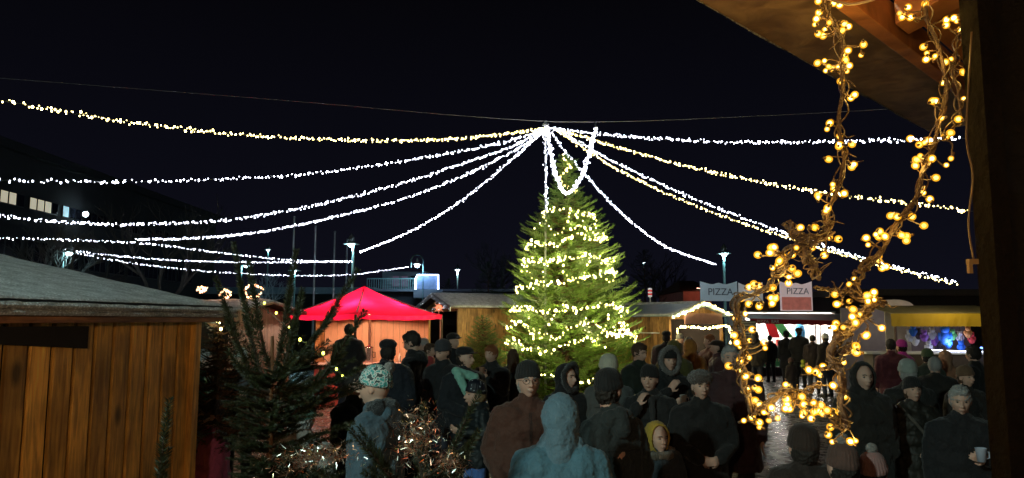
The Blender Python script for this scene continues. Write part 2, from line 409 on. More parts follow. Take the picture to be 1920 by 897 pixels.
# gable boards closing the far end below the roof
roofo = at_st(ms, 'roof', M_woodd)
def lip(mb, t0, t1, z0, z1, amp=.004, wob=.006, nseg=110):
    """rough strip of snow lying along the eave"""
    vs = []; fs = []
    for i in range(nseg + 1):
        p = e0.lerp(e1, i/nseg) + U * (.015 if i == nseg else 0)
        dz = amp * noise.noise(p * 7) + amp * noise.noise(p * 23); dt = wob * noise.noise(p * 11 + Vector((5, 5, 5)))
        for (t, z) in ((t0 + dt + .006, z0), (t0 + dt - .004, (z0+z1)/2), (t0 + dt + .008, z1 + dz), (t1, z1 + dz + .004), (t1, z0)):
            q = p + Nn * t; vs.append((q.x, q.y, z))
    for i in range(nseg):
        for j in range(5):
            j2 = (j+1) % 5; fs.append((i*5+j, (i+1)*5+j, (i+1)*5+j2, i*5+j2))
    fs.append((0, 1, 2, 3, 4)); fs.append(tuple(nseg*5 + j for j in (4, 3, 2, 1, 0)))
    mb.add(vs, fs)
sn = MB(); lip(sn, -.006, .05, 2.079, 2.105); lip(sn, .004, .10, 2.108, 2.137)
so = at_st(sn, 'snow_edge', M_snow, smooth=False)
gp = MB(); lip(gp, .03, .12, 2.12, 2.150, .001, .002); at_st(gp, 'gap_shade', M_black)  # black strip standing in for the shaded gap between the snow layers
s2 = MB(); A = e0+Nn*.045+Vector((0,0,2.136)); B = e1+Nn*.045+Vector((0,0,2.136))
snow_sheet(s2, A, B, B+Nn*2.25+Vector((0,0,2.25*sl)), A+Nn*2.25+Vector((0,0,2.25*sl)), .02, 160, 70, .010)
s3 = at_st(s2, 'snow_cover', M_snow, smooth=True)
for o_ in (so, s3): pass

def hut(loc, rz, w, l, ez, rzz, label, wm=M_woodw, open_front=True, over=.25, snow=.06, fascia=M_steel, back=True, group='market stalls', light=None, lcol=(1, .75, .45), roofm=None):
    """gable hut: local -Y is the open gable front, origin in the middle of the front at the ground"""
    h = empty('market_stall', loc, rz, label=label, cat='market stall', group=group)
    hw = w/2; tan = (rzz - ez) / (hw + over)
    we = ez + over*tan - .02; wr = rzz - .03
    b = MB()
    m = MB(); plank_wall(m, (-hw, l), (-hw, 0), 0, we, .12, .005, .02, b); m.obj('side_wall', wm, h)
    m = MB(); plank_wall(m, (hw, 0), (hw, l), 0, we, .12, .005, .02, b); m.obj('side_wall', wm, h)
    zt = lambda q: we + (wr - we) * (1 - abs(2*q - 1))
    m = MB(); plank_wall(m, (hw, l), (-hw, l), 0, zt, .12, .005, .02, b); m.obj('back_wall', wm, h)
    if open_front:
        m = MB()
        k = 24
        for i in range(k):   # gable boards above the opening
            q0, q1 = i/k, (i+1)/k; x0, x1 = -hw + w*q0 + .002, -hw + w*q1 - .002
            m.hexa([(x0, .0, we-.12), (x1, .0, we-.12), (x1, .02, we-.12), (x0, .02, we-.12)], [(x0, .0, zt(q0)), (x1, .0, zt(q1)), (x1, .02, zt(q1)), (x0, .02, zt(q0))])
        m.obj('gable', wm, h)
        m = MB(); plank_wall(m, (-hw+.03, .0), (hw-.03, .0), 0, .92, .12); m.obj('front_panel', wm, h)
        m = MB(); m.box((-hw, -.22, .921), (hw, .3, .955)); m.obj('counter', wm, h, bevel=.005)
        for sx_ in (-1, 1):
            m = MB(); m.box((sx_*(hw-.04)-.04, -.012, .956), (sx_*(hw-.04)+.04, .06, we-.121)); m.obj('post', wm, h, bevel=.004)
    else:
        m = MB(); plank_wall(m, (-hw, 0), (hw, 0), 0, zt, .12, .005, .02, b); m.obj('front_wall', wm, h)
    b.obj('wall_backing', M_gap, h)
    y0, y1 = -over*1.3, l + over
    rf = empty('roof', (0, 0, 0)); rf.parent = h
    for sx_ in (-1, 1):
        X = hw + over; t = .03
        m = MB(); m.hexa([(0, y0, rzz), (sx_*X, y0, ez), (sx_*X, y1, ez), (0, y1, rzz)], [(0, y0, rzz+t), (sx_*X, y0, ez+t), (sx_*X, y1, ez+t), (0, y1, rzz+t)])
        m.obj('roof_slope', roofm or M_woodd, rf)
        m = MB(); m.hexa([(0, y0-.02, rzz-.09), (sx_*X, y0-.02, ez-.07), (sx_*X, y0, ez-.07), (0, y0, rzz-.09)], [(0, y0-.02, rzz+t), (sx_*X, y0-.02, ez+t), (sx_*X, y0, ez+t), (0, y0, rzz+t)])
        m.obj('barge_board', fascia, rf)
        if snow:
            m = MB(); snow_sheet(m, (sx_*(X+.01), y0, ez+t), (sx_*(X+.01), y1, ez+t), (0, y1, rzz+t), (0, y0, rzz+t), snow, 24, 12, .015)
            m.obj('snow_cover', M_snow, rf, smooth=True)
    if light:
        mb = MB(); mb.ell((0, 0, 0), (.045, .045, .06)); q = mb.obj('hanging_bulb', glow('hut_bulb', lcol, 9), h, smooth=True); q.location = (0, l*.45, we-.25)
        m = MB(); m.tube([(0, l*.45, we-.19), (0, l*.45, wr-.05)], .006); m.obj('cord', M_black, h)
        lamp('stall_light', (0, l*.45, we-.25), light, lcol, .06, h)
    return h

# left of the tree
ap = P(828, 553, 22)
q = R(27)
cold = mat('blue_sheet_roof', (.22, .30, .36), .35, .3, scale=3)
hutA = hut((ap.x, ap.y, 0), q - math.pi/2, 2.5, 3.4, 2.42, 2.84, 'shut wooden stall left of the fir, snowy roof and red star in its gable', open_front=True, snow=.05, wm=M_woodw)
# right of the tree
ap = P(1305, 571, 22)
hutB = hut((ap.x, ap.y, 0), math.atan2(.6, .8), 2.4, 2.7, 2.2, 2.60, 'wooden stall right of the fir with fairy lights along its gable', light=380, snow=.0, roofm=cold, fascia=mat('pale_blue_board', (.35, .48, .55), .5), wm=M_woodw)
# snowy roof behind the near firs
ap = P(372, 574, 15)
hutC = hut((ap.x - .2, ap.y, 0), R(-100), 2.4, 1.6, 2.2, 2.40, 'snow covered stall behind the near fir, left of the red canopy', snow=.07, wm=M_woodd, open_front=False, fascia=M_woodd)
# faint border boards and sheet on stall B roof
m = MB()
for sx_ in (-1,):
    X = 1.2 + .25
    for (ya, yb, ua, ub) in ((-.33, -.12, 0, 1), (-.12, 2.95, .88, 1), (-.12, 2.95, 0, .1), (2.75, 2.95, .1, .88)):
        z = lambda u: 2.60 + (2.2-2.60)*u + .034
        m.hexa([(sx_*X*ua, ya, z(ua)), (sx_*X*ub, ya, z(ub)), (sx_*X*ub, yb, z(ub)), (sx_*X*ua, yb, z(ua))], [(sx_*X*ua, ya, z(ua)+.03), (sx_*X*ub, ya, z(ub)+.03), (sx_*X*ub, yb, z(ub)+.03), (sx_*X*ua, yb, z(ua)+.03)])
m.obj('snow_rim', M_snow, [c for c in hutB.children if c.name.startswith('roof')][0])
m = MB(); m.box((-.9, -.34, 1.99), (.75, -.30, 2.30)); so = m.obj('signboard', mat('pink_board', (.55, .3, .26), .6), hutB)
for zq in (1.35, 1.7):
    m = MB(); m.box((-1.0, 2.2, zq), (1.0, 2.55, zq+.03)); m.obj('shelf', M_woodw, hutB)
    for q in range(9):
        m = MB(); m.lathe([(.001, 0), (.05, 0), (.06, .1), (.03, .16), (.001, .17)], 10); g_ = m.obj('shelf_jar', mat('jar_%d' % q, random.choice([(.6, .2, .12), (.7, .55, .3), (.5, .5, .45), (.3, .12, .08)]), .3), hutB, True); g_.location = (-.85+q*.21, 2.35, zq+.031)
m = MB(); m.box((-1.23, .35, 1.72), (-1.205, 1.3, 1.75)); m.obj('ledge', M_white, hutB)

# ---------------------------------------------------------------- fairy lights
def bulb_mesh(name, m, r, drop=1.25, n=8, k=6):
    mb = MB(); mb.ell((0, 0, 0), (r, r, r*drop), n=n, m=k); return mb.mesh(name, m, True)
def smooth_path(pts, n):
    """Catmull-Rom through 3D points, resampled evenly"""
    pts = [Vector(p) for p in pts]; q = [pts[0]*2 - pts[1]] + pts + [pts[-1]*2 - pts[-2]]
    out = []
    for i in range(1, len(q)-2):
        for k in range(24):
            t = k/24; p0, p1, p2, p3 = q[i-1], q[i], q[i+1], q[i+2]
            out.append(.5*((2*p1) + (p2-p0)*t + (2*p0-5*p1+4*p2-p3)*t*t + (3*p1-p0-3*p2+p3)*t**3))
    out.append(pts[-1])
    L = [0]
    for a, b in zip(out, out[1:]): L.append(L[-1] + (b-a).length)
    res = []; j = 0
    for i in range(n):
        s = L[-1]*i/(n-1)
        while j < len(L)-2 and L[j+1] < s: j += 1
        u = (s-L[j])/max(L[j+1]-L[j], 1e-9); res.append(out[j].lerp(out[j+1], min(1, u)))
    return res
def merged_bulbs(name, me, locs, parent, kind='stuff'):
    n = len(me.vertices); co = np.empty(n*3, np.float32); me.vertices.foreach_get('co', co); co = co.reshape(-1, 3)
    polys = [tuple(p.vertices) for p in me.polygons]
    V = []; Fc = []
    for k, l in enumerate(locs):
        V += [(c[0]+l[0], c[1]+l[1], c[2]+l[2]) for c in co]; Fc += [tuple(i + k*n for i in p) for p in polys]
    m2 = bpy.data.meshes.new(name); m2.from_pydata(V, [], Fc); m2.materials.append(me.materials[0])
    return link(name, m2, None, parent, kind=kind)
def light_string(pts, count, bm, jit, label, group, wirer=.006, wirem=M_wire, nlights=4, power=1.5, lcol=COOL, name='light_garland', cap_=100, strands=1, wire_n=120):
    path = smooth_path(pts, wire_n)
    if 'garland' in name: jit *= .72; count = int(count*1.2)
    locs = []
    mb = MB()
    for s_ in range(strands):
        ph = random.random()*9
        wp = [p + Vector((math.sin(i*.9+ph), math.cos(i*.7+ph), math.sin(i*1.3+ph))) * jit*.45 for i, p in enumerate(path)]
        mb.tube(wp, wirer, 4)
    o = mb.obj(name, wirem, None, label=label, cat='fairy lights', group=group)
    sp = smooth_path(pts, count)
    for i, p in enumerate(sp):
        gpj = 1.0 if math.sin(i*.37+count) > -.8 else .55
        l = p + Vector((random.gauss(0, 1), random.gauss(0, 1), random.uniform(-1.1, 1.1))) * jit * gpj
        if random.random() > .04: locs.append(l)
    order = sorted(range(len(locs)), key=lambda i: (locs[i] - cam.location).length)
    near, rest = order[:cap_], order[cap_:]
    for i in near:
        b = bpy.data.objects.new('bulb', bm); COL.objects.link(b); b.parent = o; b.location = locs[i]
        b.scale = (random.choice((.6, .8, .9, 1.1, 1.4)),)*3
    if rest: merged_bulbs('bulb_run', bm, [locs[i] for i in rest], o)
    for k in range(nlights):
        p = sp[int((k+.5)*count/nlights)]
        lamp('bulb_light', p, power, lcol, .03, o)
    return o

def path_px(pts, d0, d1):
    n = len(pts); x0, x1 = pts[0][0], pts[-1][0]; out = []
    for i, (x, y) in enumerate(pts):
        t = (x - x0)/(x1 - x0) if abs(x1-x0) > 60 else i/(n-1)
        # even steps along a straight run in plan
        inv_ = 1/d0 + (1/d1 - 1/d0)*t
        out.append(P(x, y, 1/inv_))
    return out
bc = bulb_mesh('bulb', M_cool, .0105); bw = bulb_mesh('bulb', M_warm, .012); bt = bulb_mesh('bulb', M_tree, .018)
bcs = bulb_mesh('bulb', M_cool, .0098); bws = bulb_mesh('bulb', M_warm, .0115)
TOPD = 19.2
GL = 'fairy light garlands strung from the mast'
light_string(path_px([(-40,181),(0,189),(150,214),(300,237),(500,256),(700,264),(850,261),(960,250),(1026,240)], 9.5, TOPD), 330, bws, .038, 'uppermost warm white garland from the mast top to the upper left', GL, power=1.5, lcol=WARM)
light_string(path_px([(-40,337),(0,339),(200,341),(400,337),(560,328),(700,311),(850,286),(960,263),(1026,241)], 10.5, TOPD), 240, bcs, .036, 'cool white garland second from the top on the left of the mast', GL)
light_string(path_px([(-40,401),(0,405),(150,419),(300,420),(450,410),(600,383),(750,345),(880,303),(960,275),(1024,243)], 12, TOPD), 380, bcs, .034, 'cool white garland third from the top on the left, passing below the lit windows', GL)
light_string(path_px([(255,450),(400,445),(520,430),(640,404),(760,372),(880,325),(960,285),(1024,244)], 21, TOPD), 380, bc, .036, 'cool white garland from the mast that ends in midair behind the near stall roof', GL)
light_string(path_px([(675,473),(750,443),(830,400),(900,350),(960,298),(1000,264),(1025,244)], 28, TOPD), 300, bc, .036, 'steep cool white garland from the mast down to the street lamp by the flagpoles', GL)
LOW = 'low garlands between the street lamps'
light_string(path_px([(-30,447),(0,447),(120,450),(235,455),(330,463),(430,477),(560,489),(658,492)], 17, 27.9), 180, bcs, .03, 'sparse warm garland low on the left, running up to the street lamp', LOW, lcol=WARM)
light_string(path_px([(118,468),(200,478),(320,488),(450,492),(560,492),(660,490)], 26, 27.9), 220, bcs, .035, 'upper of the two low garlands starting at the double lamp far left', LOW, nlights=3)
light_string(path_px([(122,471),(250,494),(400,510),(550,517),(660,515),(766,501)], 26, 40), 230, bcs, .035, 'lowest garland, sagging between the double lamp and the arched lamp', LOW, nlights=3)
light_string(path_px([(1026,240),(1110,250),(1200,258),(1350,266),(1500,267),(1650,264),(1812,260)], TOPD, 11), 260, bcs, .04, 'nearly level cool white garland from the mast to the upper right', GL)
light_string(path_px([(1040,241),(1110,262),(1180,283),(1300,315),(1450,346),(1600,369),(1750,386),(1825,397)], TOPD, 10.5), 270, bws, .035, 'warm white garland just below the level one on the right of the mast', GL, lcol=WARM)
light_string(path_px([(1045,243),(1100,275),(1150,303),(1250,350),(1350,393),(1470,436),(1600,479),(1700,506),(1790,529)], TOPD, 12.5), 250, bcs, .03, 'upper strand of the pair of garlands sloping down to the lower right', GL, nlights=3)
light_string(path_px([(1047,247),(1100,282),(1150,314),(1250,363),(1350,404),(1470,444),(1600,484),(1700,510),(1790,533)], TOPD, 12.5), 250, bws, .03, 'lower, warmer strand of the pair of garlands sloping to the lower right', GL, nlights=3, lcol=WARM)
light_string(path_px([(1030,244),(1060,285),(1100,330),(1150,385),(1200,430),(1260,468),(1342,496)], TOPD, 29.5), 300, bc, .034, 'steep garland from the mast down to the street lamp on the right', GL)
lp = [(1026,238),(1033,290),(1045,335),(1062,363),(1085,340),(1103,295),(1117,240)]
light_string([P(x, y, 19.0) for x, y in lp], 330, bulb_mesh('bulb', M_cool, .0135), .045, 'V shaped loop of bright garland hanging in front of the fir top', GL, strands=3, nlights=4, power=3)
light_string([P(1021+(y-238)*.03, y, 19.1) for y in (240, 290, 340, 395)], 45, bc, .03, 'short garland hanging straight down beside the mast', GL, nlights=2)
# mast and cable
mt = MB(); tp = P(1023, 236, 19.25); mt.tube([(tp.x-.03, tp.y+.15, 0), (tp.x, tp.y, tp.z+.05)], [.035, .022], 12)
mo = mt.obj('mast', mat('mast_grey', (.2, .22, .22), .5, .3), None, True, label='tall slim steel mast beside the fir carrying the garlands', cat='mast')
m = MB(); m.lathe([(.001, 0), (.09, .0), (.09, .04), (.04, .06), (.04, .12), (.001, .13)], 16, M=Matrix.Translation(tp)); m.obj('mast_cap', M_steel, mo)
cab = MB(); cp = smooth_path([P(-60, 142, 15), P(550, 190, 18), P(900, 220, 19.2), P(1117, 229, 19.3), P(1500, 214, 18), P(1900, 190, 16)], 60)
cab.tube(cp, .006, 5); cab.obj('steel_cable', mat('cable_steel', (.25, .25, .27), .5, .5), None, label='thin dark steel cable spanned high across the whole square', cat='cable')
hk = MB(); a = P(1117, 229, 19.3); b_ = P(1117, 240, 19.0); hk.tube([a, b_], .02, 6); hk.obj('cable_clamp', M_steel, None, label='small clamp hanging the bright loop from the steel cable', cat='clamp')

# ---------------------------------------------------------------- fir trees
def spray(nt_=9, L=.5, needle=.045, nw=.011, dens=16):
    """flat fir spray along +X with side shoots, as loose triangles"""
    V = []
    def shoot(a, b, k):
        a = np.array(a); b = np.array(b); ax = (b-a); ln = np.linalg.norm(ax); ax = ax/ln
        side = np.cross(ax, [0, 0, 1]); side /= np.linalg.norm(side); up = np.cross(side, ax)
        for i in range(k):
            p = a + (b-a)*((i+rng.random())/k); an = rng.uniform(-.9, .9) + (0 if rng.random() < .5 else math.pi)
            dr = side*math.cos(an) + up*(abs(math.sin(an))*.7); dr = dr + ax*.8; dr /= np.linalg.norm(dr)
            w = np.cross(dr, [rng.normal(), rng.normal(), rng.normal()]); w /= np.linalg.norm(w)
            l = needle*rng.uniform(.7, 1.2)
            V.extend([p - w*nw/2, p + w*nw/2, p + dr*l])
        w = up*.004 + side*.004   # stem
        V.extend([a - w, a + w, b])
    shoot((0, 0, 0), (L, 0, .02), dens*2)
    for i in range(nt_):
        t = .12 + .8*i/nt_; s_ = 1 if i % 2 else -1; l = L*.55*(1-t*.75)
        shoot((L*t, 0, 0), (L*t + l*.75, s_*l*.75, rng.uniform(-.02, .04)), dens)
    return np.array(V)
def place(T, origin, d, up=(0, 0, 1), s=1, roll=0):
    d = np.array(d, float); d /= np.linalg.norm(d); side = np.cross(up, d); side /= (np.linalg.norm(side)+1e-9); u = np.cross(d, side)
    c, sn_ = math.cos(roll), math.sin(roll); s2 = side*c + u*sn_; u2 = -side*sn_ + u*c
    return T*s @ np.array([d, s2, u2]) + np.array(origin)
def fir(loc, H, prof, label, nwh, nbr, tm, name='fir_tree', branch_sprays=5, trunk_r=.09, mneedle=M_needle, zb=.35, lift=.12, group=None, cat='fir tree', jit=.14, ssize=1.0):
    root = empty(name, loc, label=label, cat=cat, group=group)
    mb = MB(); mb.tube([(0, 0, 0), (.01, 0, H*.5), (0, 0, H*.97)], [trunk_r, trunk_r*.6, .01], 10)
    chunks = []
    for w in range(nwh):
        z = zb + (H*.97 - zb)*(w/(nwh-1))**1.0; Rr = np.interp(z, prof[0], prof[1])
        k = max(4, int(nbr*(.35 + .65*Rr/max(prof[1]))))
        ph = random.random()*7
        for i in range(k):
            az = ph + 2*math.pi*i/k + random.uniform(-.2, .2); l = Rr*random.uniform(1-jit*1.5, 1+jit*.7)*(1 + jit*.75*noise.noise(Vector((math.cos(az)*1.3, math.sin(az)*1.3, z*1.6))))
            zz = z + random.uniform(-.08, .08)
            dx, dy = math.cos(az), math.sin(az); rise = l*lift*random.uniform(.3, 1.6)
            f = lambda t: np.array([dx*l*t, dy*l*t, zz - .22*l*math.sin(t*math.pi)*.6 + rise*t*t])
            mb.tube([f(0), f(.5), f(1)], [.014, .009, .004], 4)
            ns = max(2, int(branch_sprays*(.4+.6*l/max(prof[1]))))
            for j in range(ns):
                t = .3 + .62*j/max(1, ns-1); p = f(t); dd = f(min(1, t+.1)) - f(t-.1)
                side = (random.random()-.5)*1.1
                ddr = np.array([dd[0]*math.cos(side)-dd[1]*math.sin(side), dd[0]*math.sin(side)+dd[1]*math.cos(side), dd[2]+random.uniform(-.02, .03)*l])
                sc = ssize*(.55+.45*l/max(prof[1]))*random.uniform(.7, 1.15)
                chunks.append(place(random.choice(tm), p, ddr, s=sc, roll=random.uniform(-.4, .4)))
    for k in range(6):
        chunks.append(place(random.choice(tm), (0, 0, H*.97), (random.uniform(-.25, .25), random.uniform(-.25, .25), 1), s=.5*ssize))
    V = np.concatenate(chunks)
    mb.obj('trunk', M_bark, root)
    tris_obj('crown', V, np.arange(len(V)).reshape(-1, 3), mneedle, root)
    return root
tm = [spray() for _ in range(5)]
TD = 20.0
tb = G(1064, TD)
TZ = [0, .35, .7, 1.5, 2.1, 2.68, 3.25, 3.82, 4.39, 4.82, 5.25, 5.46, 5.97, 6.7]; TR = [1.2, 1.45, 1.6, 1.68, 1.55, 1.42, 1.30, 1.16, .98, .78, .54, .27, .14, .04]
fir(tb, 6.6, (TZ, TR), 'tall Christmas fir in the square wound with warm fairy lights', 50, 21, tm, 'christmas_tree', 6, .10, lift=.03, jit=.22)
def ring(zc, a0, a1, n, amp, waves, label, k=1.0, tilt=0, lights=5, power=13):
    pts = []
    N_ = 26
    for i in range(N_):
        t = i/(N_-1); a = R(a0 + (a1-a0)*t); z = zc + amp*1.25*math.sin(waves*math.pi*2*t) + tilt*math.cos(a) + random.uniform(-.06, .06)
        r = np.interp(z, TZ, TR)*k*random.uniform(.94, 1.03)
        pts.append(Vector((tb.x + r*math.cos(a), tb.y + r*math.sin(a), z)))
    light_string(pts, int(n*1.25), bt, .05, label, 'light strings wound round the Christmas fir', nlights=0, name='tree_light_string', wirer=.004, strands=1)
    for i in range(lights):
        a = R(a0 + (a1-a0)*(i+.5)/lights); r = np.interp(zc, TZ, TR)*k + .10
        z_ = zc + tilt*math.cos(a)
        lamp('bulb_light', (tb.x + r*math.cos(a), tb.y + r*math.sin(a), z_), power, (1, .88, .42), .03)
zz = lambda y: 2.05 + (604-y)/F*18.6
ring(zz(640)-.1, 185, 300, 46, .12, 1.5, 'drooping light string across the lower left of the fir')
ring(zz(618), 195, 350, 60, .16, 2.2, 'light string in two swags across the lower middle of the fir', lights=6)
ring(zz(628), 300, 372, 34, .08, 1, 'light string on the low right branches of the fir', k=1.06, lights=3)
ring(zz(579), 182, 362, 78, .06, 2, 'wavy light string round the widest part of the fir', tilt=.05, lights=6)
ring(zz(524), 184, 358, 62, .03, 1.5, 'light string round the middle of the fir', tilt=.22, lights=6)
ring(zz(483), 182, 354, 62, .05, 2, 'light string above the middle of the fir', tilt=.05, lights=6)
ring(zz(447), 185, 352, 58, .06, 2, 'light string round the upper half of the fir', tilt=.12, lights=5, power=6.5)
ring(zz(428), 270, 350, 26, .1, 1, 'short light string at the upper right of the fir', lights=2, power=8)
ring(zz(388), 200, 350, 28, .05, 1, 'light string near the top of the fir', lights=3, power=7)
pts = [Vector((tb.x + np.interp(z, TZ, TR)*1.1*math.cos(z*9), tb.y + np.interp(z, TZ, TR)*1.1*math.sin(z*9), z)) for z in np.linspace(5.55, 6.6, 18)]
light_string(pts, 46, bulb_mesh('bulb', M_warm, .02), .03, 'light string spiralling round the tip of the fir', 'light strings wound round the Christmas fir', nlights=0, name='tree_light_string')
for z in (5.7, 6.2): lamp('bulb_light', (tb.x, tb.y-.45, z), 3, (1, .85, .35), .03)
ring(zz(505), 190, 350, 34, .28, 3.3, 'loose light string zigzagging across the upper half of the fir', lights=4, power=8)
ring(zz(600), 190, 350, 34, .30, 2.7, 'loose light string zigzagging across the lower half of the fir', lights=4, power=8)
ring(zz(415), 200, 345, 22, .22, 2.2, 'loose light string zigzagging below the tip of the fir', lights=3, power=6)
ring(zz(706), 200, 340, 40, .1, 1.5, 'lowest light string of the fir, behind the crowd', k=1.05, lights=4, power=5)
# potted-size fir by the left stall
tms = [spray(7, .32, .035, .009, 12) for _ in range(3)]
fir(G(905, 18.5), 2.15, ([0, .2, 1.2, 2.2], [.65, .7, .42, .03]), 'small unlit fir standing left of the big Christmas fir', 26, 22, tms, branch_sprays=5, trunk_r=.04, ssize=.9, group='small firs')

# near firs with bushy needle shoots
def brush(L=1.0, n=420, needle=.024, nw=.0032, r=.004):
    V = []
    for i in range(n):
        x = L*(i+rng.random())/n; a = rng.uniform(0, 2*math.pi); taper = 1 - .35*(x/L)**3
        dr = np.array([.75, math.cos(a), math.sin(a)]); dr /= np.linalg.norm(dr)
        w = np.cross(dr, rng.normal(size=3)); w /= np.linalg.norm(w)
        p = np.array([x, math.cos(a)*r, math.sin(a)*r])
        l = needle*taper*rng.uniform(.75, 1.2)
        V.extend([p - w*nw/2, p + w*nw/2, p + dr*l])
    return np.array(V)
brs = [brush(.30, 620, needle=.027, nw=.0038) for _ in range(4)]
def near_fir(loc, H, branches, label, trunk_r=.022, group='cut firs standing near the camera'):
    """branches: list of (z, azimuth deg, length, climb, shoots)"""
    root = empty('fir_tree', loc, label=label, cat='fir tree', group=group)
    mb = MB(); mb.tube([(0, 0, 0), (.006, .004, H*.6), (0, 0, H*.94)], [trunk_r, trunk_r*.75, .006], 10)
    ch = []; lm = MB()
    for (z, az, l, climb, ns) in branches:
        a = R(az); d = np.array([math.cos(a), math.sin(a), 0])
        f = lambda t: np.array([0, 0, z]) + d*l*t + np.array([0, 0, climb*l*(t**1.4)])
        lm.tube([f(0), f(.35), f(.7), f(1)], [.008, .006, .005, .003], 5)
        tl_ = l*math.sqrt(1 + climb*climb); nseg = max(2, int(tl_/.13))
        for j in range(nseg):
            t0 = (j+.2)/nseg; p = f(t0); dd = f(min(1.0, t0+.2)) - f(t0-.1 if t0 > .1 else 0)
            ch.append(place(random.choice(brs), p, dd, s=min(1.1, (tl_/nseg*1.5)/.30+.1)))
        for j in range(ns):
            t0 = .25 + .7*j/max(1, ns); p = f(t0); sd = (1 if j % 2 else -1)*R(random.uniform(35, 60))
            dd = np.array([d[0]*math.cos(sd)-d[1]*math.sin(sd), d[0]*math.sin(sd)+d[1]*math.cos(sd), climb*.8+random.uniform(-.15, .25)])
            ch.append(place(random.choice(brs), p, dd, s=random.uniform(.45, .95)*min(1, l*2)))
    V = np.concatenate(ch); mb.obj('trunk', M_bark, root); lm.obj('limbs', mat('limb_bark', (.022, .014, .008), .9), root)
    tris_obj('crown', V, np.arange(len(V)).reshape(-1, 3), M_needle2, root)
    return root
dA = 3.1; la = G(512, dA); br_ = []
for i in range(150):
    z = random.uniform(1.0, 1.86)
    az = random.uniform(-90, 270); wdt = .175 + .075*math.cos(R(az))
    br_.append((z, az, wdt*random.uniform(.6, 1.1), random.uniform(.05, .45), 5))
br_ += [(1.75, 170, .17, 3.2, 2), (1.8, 10, .07, 6.5, 2), (1.8, 15, .28, 1.35, 4), (1.72, 185, .2, 2.1, 3), (1.7, 0, .1, 4, 3), (1.6, 350, .33, 1.2, 5), (1.7, 60, .12, 3.0, 2), (1.85, 200, .08, 4.2, 2)]
br_ += [(.6 + .1*i, i*137, .3, .1, 6) for i in range(6)]
near_fir(la, 2.12, br_, 'dark bushy fir with a bare lower trunk beside the near stall')
dB = 2.7; lb = G(800, dB); br_ = [(random.uniform(1.05, 1.52), random.uniform(0, 360), random.uniform(.1, .22), random.uniform(.3, 1.3), 4) for i in range(18)]
br_ += [(1.45, 20, .15, 1.7, 3), (1.4, 170, .18, 1.1, 4), (1.4, 100, .1, 2.6, 3), (1.35, 185, .28, .5, 5)]
near_fir(lb, 1.62, br_, 'small dark fir hung with glittering tinsel in front of the crowd')
dC = 2.3; lc = G(300, dC); br_ = [(random.uniform(1.15, 1.45), random.uniform(0, 360), random.uniform(.08, .16), random.uniform(.1, .8), 3) for i in range(7)]
br_ += [(random.uniform(1.18, 1.42), random.uniform(150, 220), random.uniform(.12, .34), random.uniform(.15, .8), 3) for i in range(9)]
br_ += [(1.38, 80, .05, 6.5, 3), (1.40, 5, .09, 1.0, 2), (1.33, 180, .26, .45, 3), (1.30, 200, .2, .3, 2)]
near_fir(lc, 1.55, br_, 'lowest dark fir tips in front of the near stall wall')

def tinsel(c, r, n, label, seed):
    g_ = np.random.default_rng(seed); V = []
    for i in range(n):
        a = g_.normal(size=3)*np.array(r)*.38 + np.array(c)
        a[2] += .25*r[2]*math.sin(a[0]*18)
        d = g_.normal(size=3); d /= np.linalg.norm(d); w = np.cross(d, g_.normal(size=3)); w /= np.linalg.norm(w)
        l = g_.uniform(.01, .026)
        p0, p1, p2 = a, a + d*l*.5 + w*.001, a + d*l
        V.extend([p0, p0 + w*.0022, p2, p2 + w*.002, p1, p0])
    V = np.array(V); T = np.arange(len(V)).reshape(-1, 3)
    m, t, b = newmat('tinsel_foil'); g = t.nodes.new('ShaderNodeNewGeometry'); r_ = t.nodes.new('ShaderNodeValToRGB')
    e = r_.color_ramp.elements; e[0].color = (.7, .6, .36, 1); e[1].color = (.8, .82, .8, 1); e.new(.5).color = (.7, .66, .52, 1); e.new(.1).color = (.8, .15, .06, 1)
    t.links.new(g.outputs['Random Per Island'], r_.inputs[0]); t.links.new(r_.outputs[0], b.inputs['Base Color'])
    b.inputs['Metallic'].default_value = 1; b.inputs['Roughness'].default_value = .28
    tris_obj('tinsel_garland', V, T, m, None, label=label, cat='tinsel', group='tinsel garlands on the near firs')
tinsel(P(592, 858, 2.6), (.17, .08, .05), 1300, 'heap of gold and silver tinsel at the foot of the big near fir', 1)
tinsel(P(782, 830, 2.45), (.10, .07, .12), 1200, 'gold tinsel hanging on the small near fir', 2)
tinsel(P(842, 868, 2.5), (.08, .05, .05), 450, 'loose strand of tinsel at the right of the small near fir', 3)
fl = [P(490,572,2.9), P(498,580,2.9), P(625,688,2.78), P(630,696,2.8), P(641,699,2.8), P(642,708,2.82)]
light_string(fl, 6, bulb_mesh('bulb', glow('green_gold_bulb', (.85, .9, .12), 6), .005), .012, 'few yellow green bulbs glowing inside the dark near fir', 'light strings on near firs', wirer=.0015, nlights=3, power=.05, lcol=(.8, .9, .15))
light_string([P(372,602,5.6), P(385,602,5.6), P(408,608,5.5), P(416,618,5.5)], 5, bulb_mesh('bulb', M_tree, .009), .02, 'few yellow bulbs hanging beside the corner of the near stall', 'light strings on near firs', wirer=.002, nlights=1, power=.4, lcol=WARM)
fir(G(412, 5.6), 2.1, ([0, .2, 1.2, 2.2], [.5, .5, .4, .03]), 'dark fir behind the corner of the near stall', 22, 10, tms, branch_sprays=3, trunk_r=.03, ssize=.6, mneedle=M_needle2, group='small firs', zb=1.2)

